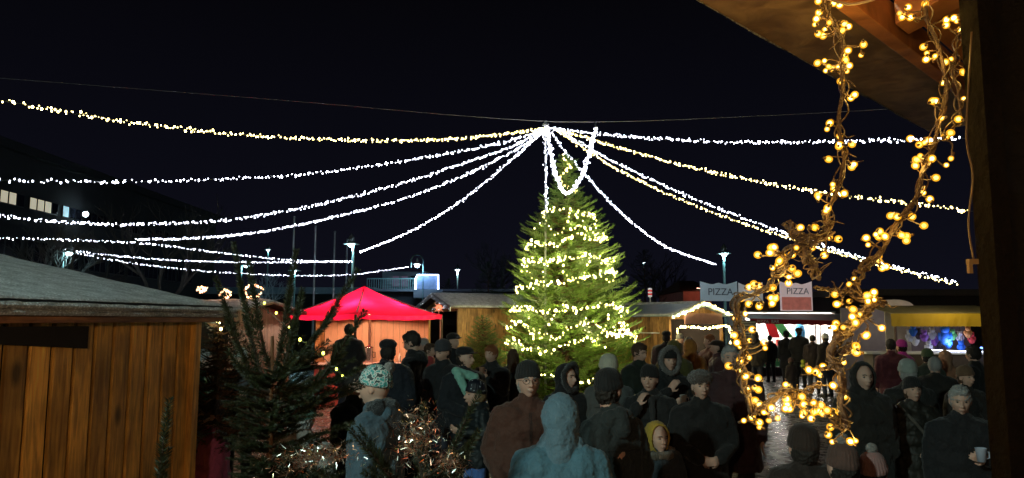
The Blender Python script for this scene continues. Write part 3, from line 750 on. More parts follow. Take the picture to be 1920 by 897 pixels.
# ---------------------------------------------------------------- lamps, poles
TEAL = (.45, .9, 1.0)
M_lampg = glow('street_lamp_glass', (.7, .97, 1.0), 30)
M_pole = mat('pale_green_pole', (.25, .42, .42), .5, .2)
def street_lamp(px, ytop, d, label, rad=.3, power=60, polex=0.0, bottom=0, col=TEAL, scale=1.0):
    p = P(px, ytop, d); o = empty('street_lamp', (p.x, p.y, 0), label=label, cat='street lamp', group='street lamps round the square')
    H = p.z
    m = MB(); m.lathe([(.09, 0), (.09, .5), (.055, .55), (.05, H-.45), (.03, H-.4), (.02, H-.30*scale)], 12, M=Matrix.Translation((polex, .06, 0))); m.obj('pole', M_pole, o, smooth=False)
    m = MB(); z = H-.40*scale
    m.lathe([(.02, z+.07), (.10*scale, z+.06), (rad, z-.005), (rad, z-.02), (.1*scale, z), (.02, z)], 24); m.obj('shade', mat('lamp_shade', (.6, .7, .7), .4, .2), o, smooth=True)
    m = MB(); m.lathe([(.10*scale, z+.065), (.13*scale, z+.14), (.12*scale, z+.24), (.05*scale, z+.34), (.03*scale, z+.36), (.02*scale, z+.40*scale)], 14); m.obj('lamp_hood', mat('hood_glass', (.12, .16, .18), .2, .3), o, smooth=True)
    m = MB(); m.lathe([(.01, z-.11*scale), (.07*scale, z-.10*scale), (.11*scale, z-.05), (.11*scale, z-.022)], 16); m.obj('lamp_glass', M_lampg, o, smooth=True)
    lamp('lamp_light', (0, 0, z-.14*scale), power, col, .1, o)
    return o
street_lamp(659, 438, 28, 'tall street lamp with disc shade above the red canopy', power=130, polex=.07)
street_lamp(1357, 457, 30, 'street lamp with disc shade above the pizza stand', power=130)
street_lamp(462, 486, 45, 'far street lamp right of the fir tips, its light on the low garland', .45, 90, -.3)
street_lamp(553, 496, 48, 'far street lamp between the first and second flagpole', .4, 90)
street_lamp(503, 459, 60, 'tall distant street lamp with a small bright head', .25, 60)
street_lamp(858, 495, 62, 'distant street lamp over the frosted branches', .3, 500, scale=1.2, col=(.85, .93, 1))
street_lamp(131, 452, 26, 'street lamp behind the near snowy roof', .28, 50, -.25)
street_lamp(1207, 486, 90, 'faint distant street lamp right of the fir', .2, 4)
# lamp out of the picture behind the viewer's left shoulder, same kind as the others
o = empty('street_lamp', (-4.0, -1.6, 0), label='street lamp behind the near stall, outside the picture', cat='street lamp', group='street lamps round the square')
m = MB(); m.lathe([(.09, 0), (.055, .55), (.05, 5.0)], 12); m.obj('pole', M_pole, o)
m = MB(); m.lathe([(.01, 4.9), (.11, 4.95), (.11, 5.05)], 16); m.obj('lamp_glass', M_lampg, o)
lamp('lamp_light', (.0, 0, 4.78), 2100, (.66, .95, .86), .12, o)
# arched lamp
p = P(793, 540, 44); o = empty('street_lamp', (p.x, p.y, 0), label='arched lamp with hanging shade over the neon framed booth', cat='street lamp', group='street lamps round the square')
H = P(785, 478, 44).z; m = MB()
m.tube([(0, 0, 0), (0, 0, H-.4)] + [(-.36+.36*math.cos(a), 0, H-.4+.4*math.sin(a)) for a in np.linspace(0, math.pi, 12)] + [(-.72, 0, H-.75)], .035, 8); m.obj('arched_pole', M_pole, o)
m = MB(); m.lathe([(.02, H-.2), (.08, H-.45), (.25, H-.55), (.25, H-.57), (.02, H-.55)], 18, M=Matrix.Translation((-.36, 0, 0))); m.obj('shade', M_white, o)
m = MB(); m.ell((-.36, 0, H-.66), (.13, .13, .1)); m.obj('lamp_glass', M_lampg, o); lamp('lamp_light', (-.36, 0, H-.85), 120, (.4, .75, 1), .1, o)
for (x0, y0, x1, y1, d, lb_) in ((552, 409, 545, 600, 34, 'leftmost and tallest of the bare flagpoles'), (592, 426, 586, 600, 36, 'second bare flagpole from the left'), (628, 436, 623, 600, 38, 'third bare flagpole from the left'), (651, 450, 650, 600, 41, 'fourth bare flagpole, just left of the tall street lamp')):
    a = P(x0, y0, d); m = MB(); m.tube([(a.x, d, 0), (a.x, d, a.z)], [.06, .035], 8)
    o = m.obj('flagpole', mat('white_pole', (.6, .62, .68), .4), None, label=lb_, cat='flagpole', group='bare flagpoles beside the square')
    m = MB(); m.ell((a.x, d, a.z+.03), (.06, .06, .05)); m.obj('finial', M_steel, o)

# ---------------------------------------------------------------- buildings behind
bl = empty('office_building', (-24, 40, 0), label='dark long building at the far left with a row of lit upper windows', cat='building')
def boxp(name, lo, hi, m, par, off=None, **k):
    mb = MB(); o3 = (par.parent or par).location
    mb.box((lo[0]-o3.x, lo[1]-o3.y, lo[2]-o3.z), (hi[0]-o3.x, hi[1]-o3.y, hi[2]-o3.z)); return mb.obj(name, m, par, **k)
boxp('wall', (-40, 22, 0), (-24, 60, 10.2), M_plast, bl)
boxp('roof', (-40.4, 21.6, 10.201), (-23.6, 60.4, 10.6), M_plast, bl)
M_lit1 = glow('lit_window', (.95, .85, .62), .42); M_lit2 = glow('lit_window_blue', (.55, .85, 1), .35)
for row, (za, zb_) in enumerate(((7.62, 8.25), (4.9, 6.1))):
    y = 29.0
    while y < 56:
        lit = row == 0 and (34.3 < y < 35.5 or 35.85 < y < 38.0)
        lit2 = row == 0 and 38.5 < y < 39.9
        wn = boxp('window', (-24.0, y, za), (-23.95, y+.56, zb_), M_black, bl)
        boxp('pane', (-23.949, y+.04, za+.04), (-23.94, y+.52, zb_-.04), M_lit1 if lit else (M_lit2 if lit2 else M_glassd), wn)
        y += .6 if int((y-29)/.6) % 4 != 3 else .95
for wn in [c for c in bl.children if c.name.startswith('window')]:
    pass
lamp('lit_lamp', (-23.2, 40.4, 7.9), 3, TEAL, .05)
m = MB(); m.ell((-23.3, 40.4, 7.9), (.14, .14, .14)); m.obj('wall_lamp', M_lampg, None, label='small round lamp on the dark building right of the lit windows', cat='lamp')
# low building with the neon framed booth
lb2 = empty('low_building', (G(830, 46).x, 46, 0), label='low dark flat roofed building behind the red canopy', cat='building')
x0, x1 = G(688, 46).x, G(985, 46).x
boxp('wall', (x0, 46, 0), (x1, 56, 3.9), M_plast, lb2); boxp('roof', (x0-.3, 45.6, 3.901), (x1+.3, 56.4, 4.05), M_concrete, lb2)
m = MB(); o3 = lb2.location
for i in range(22): m.box((x0+i*.14-o3.x, -.3, 4.051), (x0+i*.14+.04-o3.x, -.27, 4.65))
m.box((x0-o3.x, -.32, 4.651), (x0+3.1-o3.x, -.25, 4.72)); m.obj('railing', M_pole, lb2)
boxp('upper_wall', (x0+.2, 50, 4.051), (x0+3.2, 55, 5.4), M_concrete, lb2)
for i in range(3): boxp('window', (x0+.9+i*.6, 49.93, 4.4), (x0+1.3+i*.6, 49.999, 5.1), glow('dim_window', (.35, .2, .3), .12) if i < 2 else M_glassd, lb2)
a, b_ = P(779, 543, 44.5), P(822, 516, 44.5)
bo = empty('neon_booth', ((a.x+b_.x)/2, 44.5, a.z), label='glass booth outlined in blue white neon on the low roof', cat='booth')
w, h = (b_.x-a.x)/2, b_.z-a.z
m = MB(); m.tube([(-w, 0, 0), (-w, 0, h*.75), (-w*.85, 0, h), (w, 0, h), (w, 0, 0)], .045, 8); m.obj('neon_tube', glow('neon', (.5, .65, 1), 9), bo)
m = MB(); m.box((-w, .05, 0), (w, .8, h*.93)); m.obj('cabin', mat('smoky_panel', (.16, .2, .3), .25), bo)
m = MB(); m.box((-w-.1, -.1, -.5), (w+.3, 1.0, -.02)); m.obj('base', M_concrete, bo)
for xx in (-w, 0, w): lamp('neon_light', (xx, -.45, h*.9), 9, (.3, .5, 1), .1, bo)
# long low eaves behind the left stalls and right side buildings
bb = empty('long_hall', (-22, 58, 0), label='long low hall with a pale roof edge far behind the flagpoles', cat='building')
boxp('wall', (-46, 58, 0), (-11, 64, 4.2), M_plast, bb); boxp('roof', (-46.5, 57.4, 4.201), (-10.6, 64.5, 4.7), mat('pale_eave', (.3, .4, .5), .5), bb)
rb = empty('dark_hall', (G(1700, 36).x, 36, 0), label='dark brown flat roofed hall behind the yellow awning', cat='building')
xa, xb = G(1580, 36).x, G(1990, 36).x
boxp('wall', (xa, 36, 0), (xb, 44, 3.3), mat('brown_render', (.05, .03, .025), .9), rb); boxp('roof', (xa-.3, 35.5, 3.301), (xb+.3, 44.5, 3.6), mat('brown_eave', (.16, .11, .08), .8), rb)
rb2 = empty('brick_house', (G(1270, 50).x, 50, 0), label='far brick house with a red lit front above the right stall', cat='building')
xa, xb = G(1282, 50).x, G(1335, 50).x
boxp('wall', (xa, 50, 0), (xb, 58, 4.1), mat('brick_red', (.42, .13, .09), .8, scale=3, var=.4), rb2)
m = MB(); m.hexa([(xa-.3-rb2.location.x, -.3, 4.1), (xb+.3-rb2.location.x, -.3, 4.1), (xb+.3-rb2.location.x, 8.3, 4.1), (xa-.3-rb2.location.x, 8.3, 4.1)], [(xa+.6-rb2.location.x, 3.9, 5.0), (xb-.2-rb2.location.x, 3.9, 5.0), (xb-.2-rb2.location.x, 4.1, 5.0), (xa+.6-rb2.location.x, 4.1, 5.0)]); m.obj('roof', M_woodd, rb2)
lamp('wall_light', ((xa+xb)/2, 48.6, 4.2), 60, (1, .45, .3), .1)
m = MB(); m.ell(((xa+xb)/2, 48.6, 4.2), (.08, .08, .08)); m.tube([((xa+xb)/2, 48.6, 4.2), ((xa+xb)/2, 50, 4.3)], .02); m.obj('wall_lamp', glow('red_lamp', (1, .5, .35), 5), None, label='reddish lamp before the far brick house', cat='lamp')

# ---------------------------------------------------------------- bare trees and dark conifers beyond
def bare_tree(px, d, H, label, m, seed, spread=.5, depth=5, group='bare trees beyond the square', thin=1.0):
    rd = random.Random(seed); root = empty('bare_tree', G(px, d), label=label, cat='tree', group=group)
    tr, cr = MB(), MB()
    def grow(p, dr, l, r, k):
        q = p + dr*l; (tr if k < 2 else cr).tube([p, (p+q)/2 + Vector((rd.uniform(-1, 1), rd.uniform(-1, 1), 0))*l*.05, q], [r, r*.85, r*.65], 5 if k < 3 else 3)
        if k >= depth: return
        for i in range(rd.choice((2, 3, 3)) if k else 4):
            nd = (dr + Vector((rd.uniform(-1, 1), rd.uniform(-1, 1), rd.uniform(-.2, .6)))*spread).normalized(); grow(q if i else p.lerp(q, .8), nd, l*rd.uniform(.6, .82), r*.62, k+1)
    grow(Vector((0, 0, 0)), Vector((0, 0, 1)), H*.28, H*.018*thin, 0)
    tr.obj('trunk', m, root); cr.obj('crown', m, root)
M_frost = mat('frosted_bark', (.5, .55, .6), .8)
M_barkd = mat('dark_bark', (.06, .05, .045), .9)
bare_tree(880, 58, 5.2, 'low tree with frosted branches lit white behind the low building', M_frost, 3, .8, 6, thin=.5)
bare_tree(845, 57, 5.0, 'low bare bush like tree right of the neon booth', M_barkd, 4, .8, 6, thin=.5)
bare_tree(300, 30, 8.5, 'large dark bare tree before the far left building', M_barkd, 11, .7, 6)
bare_tree(130, 26, 7, 'dark bare tree in front of the lit windows', M_barkd, 12, .8, 6)
bare_tree(480, 50, 6, 'small bare tree between the far street lamps', M_frost, 13, .8, 6, thin=.6)
bare_tree(1240, 60, 9, 'dark bare tree behind the right stall', M_barkd, 14, .7, 6)
bare_tree(930, 50, 9, 'dark bare tree left of the Christmas fir', M_barkd, 15, .7, 6)
for (px, d, H, lb_) in ((915, 42, 5.2, 'dark conifer left of the Christmas fir'), (1210, 48, 6.5, 'dark tall conifer right of the Christmas fir'), (840, 52, 4.8, 'dark conifer beside the neon booth')):
    fir(G(px, d), H, ([0, H*.2, H*.6, H], [H*.26, H*.3, H*.16, .05]), lb_, 20, 10, tm, branch_sprays=3, mneedle=M_shrub, group='dark conifers beyond the stalls', ssize=1.6, trunk_r=.1)

# ---------------------------------------------------------------- red canopy with lit drinks booth
cT = P(683, 536, 17.3); rc = empty('canopy_tent', (cT.x, cT.y, 0), label='bright red pyramid canopy over the orange lit drinks booth', cat='canopy')
m_, t_, b_ = newmat('red_canvas'); N = t_.nodes
tl = N.new('ShaderNodeBsdfTranslucent'); tl.inputs[0].default_value = (.98, .010, .09, 1); mxs = N.new('ShaderNodeMixShader'); mxs.inputs[0].default_value = .6
nzc = N.new('ShaderNodeTexNoise'); nzc.inputs['Scale'].default_value = 5; nzc.inputs['Detail'].default_value = 6
bpc = N.new('ShaderNodeBump'); bpc.inputs['Strength'].default_value = .6; bpc.inputs['Distance'].default_value = .05
t_.links.new(nzc.outputs['Fac'], bpc.inputs['Height']); t_.links.new(bpc.outputs[0], b_.inputs['Normal'])
b_.inputs['Base Color'].default_value = (.72, .015, .06, 1); b_.inputs['Roughness'].default_value = .5
t_.links.new(b_.outputs[0], mxs.inputs[1]); t_.links.new(tl.outputs[0], mxs.inputs[2]); t_.links.new(mxs.outputs[0], N['Material Output'].inputs[0])
M_canvas = m_
th = R(-84)
hs = 1.28
cor = []
for k in range(4):
    a = th + R(90)*k; cor.append(Vector((math.cos(a)*hs*1.4142, math.sin(a)*hs*1.4142, 2.22)))
apx = Vector((0, 0, cT.z))
mb = MB()
ns_, nr_ = 14, 14
vs = []
for k in range(4):
    A, B = cor[k], cor[(k+1) % 4]
    for j in range(nr_+1):
        for i in range(ns_+1):
            u, v = i/ns_, j/nr_
            e = A.lerp(B, u); p = apx.lerp(e, v)
            p.z -= .10*math.sin(math.pi*v) * (1 - .35*math.sin(math.pi*u)) * .9 + .03*v*math.sin(math.pi*u)
            p.z += .012*noise.noise(p*4)
            vs.append(p)
fs = []
for k in range(4):
    o_ = k*(ns_+1)*(nr_+1)
    for j in range(nr_):
        for i in range(ns_):
            q = o_ + j*(ns_+1)+i; fs.append((q, q+1, q+ns_+2, q+ns_+1))
mb.add(vs, fs); mb.obj('canvas_roof', M_canvas, rc, True)
mb = MB()
for k in range(4):
    A, B = cor[k], cor[(k+1) % 4]
    for i in range(40):
        u0, u1 = i/40, (i+1)/40
        f = lambda u, z: (*(A.lerp(B, u)*(1+.006*math.sin(u*60))).xy, z - .03*math.sin(math.pi*u))
        mb.add([f(u0, 2.217), f(u1, 2.217), f(u1, 2.12+.006*math.sin(u1*30)), f(u0, 2.12+.006*math.sin(u0*30))], [(0, 1, 2, 3)])
mb.obj('valance', M_canvas, rc)
for k in range(4):
    c = cor[k]*.985; m = MB(); m.tube([(c.x, c.y, 0), (c.x, c.y, 2.2)], .03, 8); m.obj('post', M_woodd, rc)
m = MB()
for k in range(4): m.tube([cor[k]*.98 + Vector((0, 0, 0)), Vector((0, 0, cT.z-.06))], .018, 6)
m.obj('frame', M_steel, rc)
for dx, dy in ((-.7, .1), (.7, .1), (0, -.7), (0, .7)):
    lamp('booth_light', (dx, dy, 2.22), 85, (1, .55, .36), .06, rc)
    m = MB(); m.ell((dx, dy, 2.24), (.025, .025, .03)); m.tube([(dx, dy, 2.26), (dx, dy, 2.45)], .005); m.obj('hanging_bulb', glow('booth_bulb', (1, .6, .35), 6), rc)
lamp('lamp_light2', (cT.x-1.5, cT.y-2.5, 4.8), 0.001, TEAL, .1)
# booth behind the canopy
bx = empty('drinks_booth', (cT.x+.1, cT.y+1.3, 0), R(4), label='orange lit wooden drinks booth under the red canopy', cat='booth')
m = MB(); plank_wall(m, (-1.5, 1.2), (1.25, 1.2), 0, 2.3, .16); m.obj('back_wall', mat('pine_panel', (.8, .46, .26), .6, stretch=(8, 8, .6), island=.1), bx)
m = MB(); plank_wall(m, (-1.5, 0), (-1.5, 1.2), 0, 2.3, .16); m.obj('side_wall', M_woodw, bx)
m = MB(); plank_wall(m, (1.25, 0), (1.25, 1.2), 0, 2.3, .16); m.obj('side_wall', M_woodw, bx)
m = MB(); m.box((-1.5, -.1, 0), (1.25, .0, 1.02)); m.obj('front_panel', mat('red_brown_panel', (.3, .05, .035), .6), bx)
m = MB(); m.box((-1.55, -.25, 1.021), (1.3, .35, 1.06)); m.obj('counter', mat('counter_white', (.7, .5, .42), .4), bx)
m = MB(); m.box((-1.55, -.05, 2.301), (1.3, 1.3, 2.34)); m.obj('roof', M_woodd, bx)
for q in range(5):
    m = MB(); m.lathe([(.001, 0), (.03, .005), (.034, .14), (.028, .16), (.010, .17), (.010, .23), (.001, .235)], 12)
    o = m.obj('bottle', mat('bottle_%d' % q, random.choice([(.5, .1, .05), (.2, .3, .1), (.6, .5, .4)]), .15), None, True, label=['bottle at the left end of the booth counter', 'second bottle from the left on the booth counter', 'middle bottle on the booth counter', 'bottle right of the middle on the booth counter', 'last bottle at the right of the booth counter'][q], cat='bottle', group='bottles on the drinks counter')
    o.location = bx.matrix_world @ Vector((0, 0, 0)) + Vector((cT.x*0, 0, 0)); o.location = (cT.x+.1 + [-.62, -.45, .15, .55, .8][q], cT.y+1.32, 1.06)
m = MB(); m.lathe([(.001, 0), (.11, 0), (.115, .02), (.11, .34), (.118, .35), (.118, .37), (.05, .40), (.02, .41), (.02, .44), (.001, .45)], 24)
po = m.obj('hot_drink_urn', mat('steel_polished', (.8, .8, .8), .2, 1, var=.05), None, True, label='polished steel urn on the drinks booth counter', cat='urn'); po.location = (P(692, 640, cT.y+1.3).x, cT.y+1.28, 1.06)
m = MB(); m.tube([(.11, 0, .25), (.16, 0, .25), (.16, 0, .12), (.11, 0, .12)], .01); m.tube([(-.11, 0, .25), (-.16, 0, .25), (-.16, 0, .12), (-.11, 0, .12)], .01); m.obj('handle', M_black, po)
for q, px in enumerate((672, 680)):
    m = MB(); m.lathe([(.001, 0), (.06, 0), (.065, .02), (.065, .2), (.001, .2)], 16); o = m.obj('thermos_jug', mat('jug%d' % q, (.7, .35, .3), .3), None, True, label=['pinkish jug left of the steel urn', 'pinkish jug right beside the steel urn'][q], cat='jug', group='jugs on the drinks counter'); o.location = (P(px, 640, cT.y+1.3).x, cT.y+1.2, 1.06)
    m = MB(); m.tube([(-.065, 0, .17), (-.11, 0, .15), (-.11, 0, .06), (-.065, 0, .04)], .008); m.obj('handle', M_black, o)

# ---------------------------------------------------------------- pizza stand
def text_mesh(s, size, name='lettering', ext=.004):
    cu = bpy.data.curves.new('t', 'FONT'); cu.body = s; cu.size = size; cu.extrude = ext; cu.align_x = 'CENTER'; cu.align_y = 'CENTER'
    o = bpy.data.objects.new('t', cu); COL.objects.link(o); dg = bpy.context.evaluated_depsgraph_get(); dg.update()
    me = bpy.data.meshes.new_from_object(o.evaluated_get(dg)); bpy.data.objects.remove(o); me.name = name; me.materials.clear(); return me
pc = P(1478, 604, 29); pz = empty('pizza_stand', (pc.x, pc.y, 0), R(8), label='brightly lit pizza stand with red valance and white signboards', cat='food stand')
M_pw = mat('stand_white', (.75, .74, .72), .45, var=.06)
m = MB(); m.box((-1.75, 0, .35), (1.9, .06, 1.08)); m.obj('front_panel', mat('green_panel', (.05, .35, .14), .45), pz)
m = MB(); m.box((-1.8, -.12, 1.081), (1.95, .35, 1.13)); m.obj('counter', M_pw, pz, bevel=.006)
m = MB(); m.box((-1.75, .0, 0), (1.9, 1.9, .34)); m.obj('plinth', M_black, pz)
m = MB(); m.box((-1.75, 1.85, .35), (1.9, 1.9, 2.4)); m.obj('back_wall', M_pw, pz)
for xx in (-1.75, 1.85): m = MB(); m.box((xx, .061, .35), (xx+.05, 1.84, 2.4)); m.obj('side_wall', M_pw, pz)
m = MB(); m.box((-1.8, -.05, 2.401), (1.95, 1.95, 2.46)); m.obj('roof', M_pw, pz)
m = MB()
for i in range(30):
    x0_, x1_ = -2.05 + i*4.3/30, -2.05 + (i+1)*4.3/30
    dr0, dr1 = -.10*i/30, -.10*(i+1)/30
    m.hexa([(x0_, -1.0, 2.16+dr0), (x1_, -1.0, 2.16+dr1), (x1_, .0, 2.36), (x0_, .0, 2.36)], [(x0_, -1.0, 2.175+dr0), (x1_, -1.0, 2.175+dr1), (x1_, .0, 2.375), (x0_, .0, 2.375)])
m.obj('awning', mat('pale_awning', (.6, .5, .48), .6), pz)
m = MB()
for i in range(60):
    x0_, x1_ = -2.05 + i*4.3/60, -2.05 + (i+1)*4.3/60; f = lambda x: -.10*(x+2.05)/4.3; sc_ = lambda x: .03*abs(math.sin((x+2.05)*9))
    m.hexa([(x0_, -1.03, 1.98+f(x0_)+sc_(x0_)), (x1_, -1.03, 1.98+f(x1_)+sc_(x1_)), (x1_, -1.015, 1.98+f(x1_)+sc_(x1_)), (x0_, -1.015, 1.98+f(x0_)+sc_(x0_))], [(x0_, -1.03, 2.18+f(x0_)), (x1_, -1.03, 2.18+f(x1_)), (x1_, -1.015, 2.18+f(x1_)), (x0_, -1.015, 2.18+f(x0_))])
vl = m.obj('valance', mat('dark_red_cloth', (.40, .015, .03), .6), pz)
tme = text_mesh('PIZZA  BAR', .17); o = link('lettering', tme, M_white, vl); o.location = (-1.35, -1.037, 2.06); o.rotation_euler = (R(90), 0, 0)
def add_glow(m, c, st):  # emission put into the board colour so it shows bright
    b = m.node_tree.nodes['Principled BSDF']; b.inputs['Emission Color'].default_value = (*c, 1); b.inputs['Emission Strength'].default_value = st; m.cycles.emission_sampling = 'NONE'; return m
def crest_panel(name, xc, w, z0, z1, y, m, rz=0, txt=True, parent=pz, tcol=None, pic=True):
    q = empty(name, (xc, y, 0), rz); q.parent = parent
    mb = MB(); n = 16
    for i in range(n):
        u0, u1 = i/n, (i+1)/n; f = lambda u: z1 - .16 + .16*abs(2*u-1)**1.5 + (.10*math.exp(-((u-.5)/.12)**2))
        mb.hexa([(-w/2+w*u0, 0, z0), (-w/2+w*u1, 0, z0), (-w/2+w*u1, .04, z0), (-w/2+w*u0, .04, z0)], [(-w/2+w*u0, 0, f(u0)), (-w/2+w*u1, 0, f(u1)), (-w/2+w*u1, .04, f(u1)), (-w/2+w*u0, .04, f(u0))])
    mb.obj('board', m, q)
    if txt:
        o = link('lettering', text_mesh('PIZZA', (z1-z0)*.30 if pic else (z1-z0)*.5), tcol or mat('sign_grey', (.25, .27, .3), .5), q); o.location = (0.06, -.006, z0 + (z1-z0)*(.66 if pic else .45)); o.rotation_euler = (R(90), 0, 0); o.scale = (1, 1, 1)
    if pic:
        mb = MB(); mb.box((-w*.46, -.004, z0+.04), (w*.46, -.001, z0+(z1-z0)*.47)); mb.obj('picture', add_glow(mat('pizza_picture', (.55, .25, .2), .5, scale=5, var=.6), (.6, .18, .14), .35), q)
    return q
crest_panel('signboard', .38, 1.32, 2.47, 3.62, .0, add_glow(mat('pinkish_sign', (.7, .62, .62), .5, var=.1), (.75, .58, .58), .42), txt=True)
crest_panel('signboard', -2.6, 1.5, 2.86, 3.62, .4, add_glow(mat('blueish_sign', (.5, .62, .68), .5, var=.1), (.4, .55, .65), .20), pic=False, tcol=mat('sign_blue_grey', (.06, .09, .14), .5))
crest_panel('signboard', -1.35, .9, 2.86, 3.58, .3, add_glow(mat('pale_sign', (.6, .62, .64), .5, var=.1), (.6, .6, .62), .22), R(-20), txt=False, pic=False)
m = MB()
for xx in (-3.2, -2.0, -1.1): m.tube([(xx, .5, 0), (xx, .5, 3.4)], .03)
m.box((-2.25, .06, 2.47), (-.35, .1, 2.84)); m.obj('sign_frame', M_woodd, pz)
for i, xx in enumerate((-1.3, -.3, .7, 1.5)):
    m = MB(); m.box((xx-.4, .5, 2.33), (xx+.4, .56, 2.37)); m.obj('strip_light', glow('strip', (1, .97, .9), 8), pz); lamp('stand_light', (xx, .4, 2.2), 110, (1, .93, .82), .1, pz)
# menu boards inside and flag drawn on one of them
m = MB(); m.box((-1.4, 1.80, 1.25), (-.1, 1.84, 2.1)); mn = m.obj('menu_board', M_pw, pz)
for (c_, x0_, x1_, sh) in (((.6, .02, .03), -.75, -.35, -.2), ((.05, .4, .12), -.2, .2, -.45)):
    mb = MB(); mb.hexa([(x0_, .02, 1.45), (x1_, .02, 1.45), (x1_, .035, 1.45), (x0_, .035, 1.45)], [(x0_+sh, .02, 2.05), (x1_+sh, .02, 2.05), (x1_+sh, .035, 2.05), (x0_+sh, .035, 2.05)]); mb.obj('flag_panel', mat('panel_c', c_, .5), pz)
m = MB(); m.lathe([(.001, 0), (.16, .03), (.2, .3), (.16, .55), (.08, .62), (.001, .63)], 16, M=Matrix.Translation((.55, .15, 1.35))); m.obj('hanging_towel', mat('sky_blue_cloth', (.05, .35, .7), .6), pz)
m = MB(); m.box((1.05, -.06, 1.135), (1.1, .0, 2.15)); m.box((1.25, -.06, 1.135), (1.3, .0, 2.15)); m.obj('door_frame', M_white, pz)
for i in range(9):
    m = MB(); m.box((-.07, -.05, 0), (.07, .05, random.uniform(.1, .25))); o = m.obj('goods_box', mat('goods%d' % i, random.choice([(.7, .7, .65), (.6, .1, .08), (.1, .4, .15), (.7, .5, .1)]), .5), pz); o.location = (-1.5+i*.28, .15, 1.131)
# neighbouring counter with grey side wall further left
nb = empty('menu_stand', G(1400, 24), label='narrow grey stand with slatted front left of the pizza stand', cat='stand')
m = MB()
for i in range(14): m.box((-.28, 0, .9+i*.085), (.28, .02, .96+i*.085))
m.obj('slats', mat('grey_slat', (.4, .4, .4), .5), nb); m = MB(); m.box((-.3, .021, 0), (.3, .3, 2.1)); m.obj('body', M_plast, nb)

# ---------------------------------------------------------------- yellow awning stall with toys
ya = G(1735, 17); ys = empty('toy_stall', ya, R(-3), label='toy stall under a long yellow awning at the right', cat='market stall', group='market stalls')
M_yel = mat('mustard_canvas', (.55, .36, .02), .7, var=.25, scale=2, bump=.4, bscale=3)
xL, xR = G(1640, 17).x - ya.x, G(1850, 17).x - ya.x
m = MB()
for i in range(26):
    a0, a1 = xL+(xR-xL)*i/26, xL+(xR-xL)*(i+1)/26; w0, w1 = .012*math.sin(i*1.9), .012*math.sin((i+1)*1.9)
    m.hexa([(a0, -.9+w0, 1.96), (a1, -.9+w1, 1.95), (a1, -.885+w1, 1.95), (a0, -.885+w0, 1.96)], [(a0, -.9, 2.23), (a1, -.9, 2.23), (a1, -.885, 2.23), (a0, -.885, 2.23)])
m.obj('valance', M_yel, ys)
m = MB(); m.hexa([(xL, -.89, 2.235), (xR, -.89, 2.235), (xR, .5, 2.42), (xL, .5, 2.42)], [(xL, -.89, 2.245), (xR, -.89, 2.245), (xR, .5, 2.43), (xL, .5, 2.43)]); m.obj('awning', mat('olive_canvas', (.20, .17, .08), .7, scale=2), ys)
m = MB(); m.box((xL, 1.9, 0), (xR+.6, 1.95, 2.4)); m.obj('back_wall', mat('grey_back', (.16, .14, .14), .7), ys)
m = MB(); m.box((xL+.35, .2, 0), (xL+.9, .24, 2.3)); m.obj('side_panel', mat('beige_panel', (.45, .38, .3), .7), ys)
m = MB(); m.box((xL-.3, -.6, 0), (xR+.2, -.1, 1.35)); m.obj('counter', mat('counter_cloth', (.09, .07, .06), .8), ys)
m = MB(); m.box((xL-.45, -.62, 1.351), (xR+.2, .2, 1.39)); m.obj('counter_top', M_white, ys)
for xx in (xL+.1, xR-.05): m = MB(); m.tube([(xx, -.85, 0), (xx, -.85, 2.2)], .03); m.obj('post', M_woodd, ys)
m = MB(); m.tube([(xL+.8, -.64, 1.45), (xL+1.5, -.64, 1.42), (xR+.1, -.64, 1.40)], .014); m.obj('light_tube', glow('led_white', (.8, .85, 1), 4), ys)
m = MB(); m.tube([(xR-.6, -.70, 1.5), (xR-.3, -.70, 1.43), (xR+.2, -.7, 1.36)], .018); m.obj('light_tube', glow('led_blue', (.15, .3, 1), 5), ys)
lamp('led_light', (.3, -.5, 1.6), 6, (.6, .7, 1), .05, ys); lamp('led_light', (xR-.2, .4, 1.9), 12, (.7, .6, 1), .05, ys); lamp('stall_light', (-.2, .8, 2.1), 12, (1, .9, .75), .05, ys); lamp('stall_light', (0, -1.6, 2.7), 28, (1, .8, .4), .05, ys)
m = MB()
for k in range(10):
    a0, a1 = math.pi*k/10, math.pi*(k+1)/10
    m.hexa([(-.45*math.cos(a0)-.35, .7, 2.40+.0), (-.45*math.cos(a1)-.35, .7, 2.40), (-.45*math.cos(a1)-.35, 1.4, 2.40), (-.45*math.cos(a0)-.35, 1.4, 2.40)],
           [(-.45*math.cos(a0)-.35, .7, 2.41+.17*math.sin(a0)), (-.45*math.cos(a1)-.35, .7, 2.41+.17*math.sin(a1)), (-.45*math.cos(a1)-.35, 1.4, 2.41+.17*math.sin(a1)), (-.45*math.cos(a0)-.35, 1.4, 2.41+.17*math.sin(a0))])
m.obj('arched_roof', mat('arch_white', (.6, .52, .48), .6), ys)
toyc = [('blue', (.02, .15, .8)), ('silver', (.6, .6, .75)), ('violet', (.3, .1, .6)), ('dark', (.04, .03, .06)), ('white', (.8, .8, .85)), ('green', (.1, .4, .15)), ('red', (.7, .05, .06)), ('orange', (.8, .3, .1))]
spots = [(1712, 622, 0), (1722, 628, 3), (1716, 640, 4), (1733, 632, 2), (1748, 628, 1), (1752, 640, 2), (1772, 632, 0), (1786, 630, 5), (1800, 634, 1), (1815, 625, 7), (1822, 636, 6), (1760, 654, 3), (1741, 652, 1), (1802, 652, 0), (1705, 632, 1), (1778, 645, 0)]
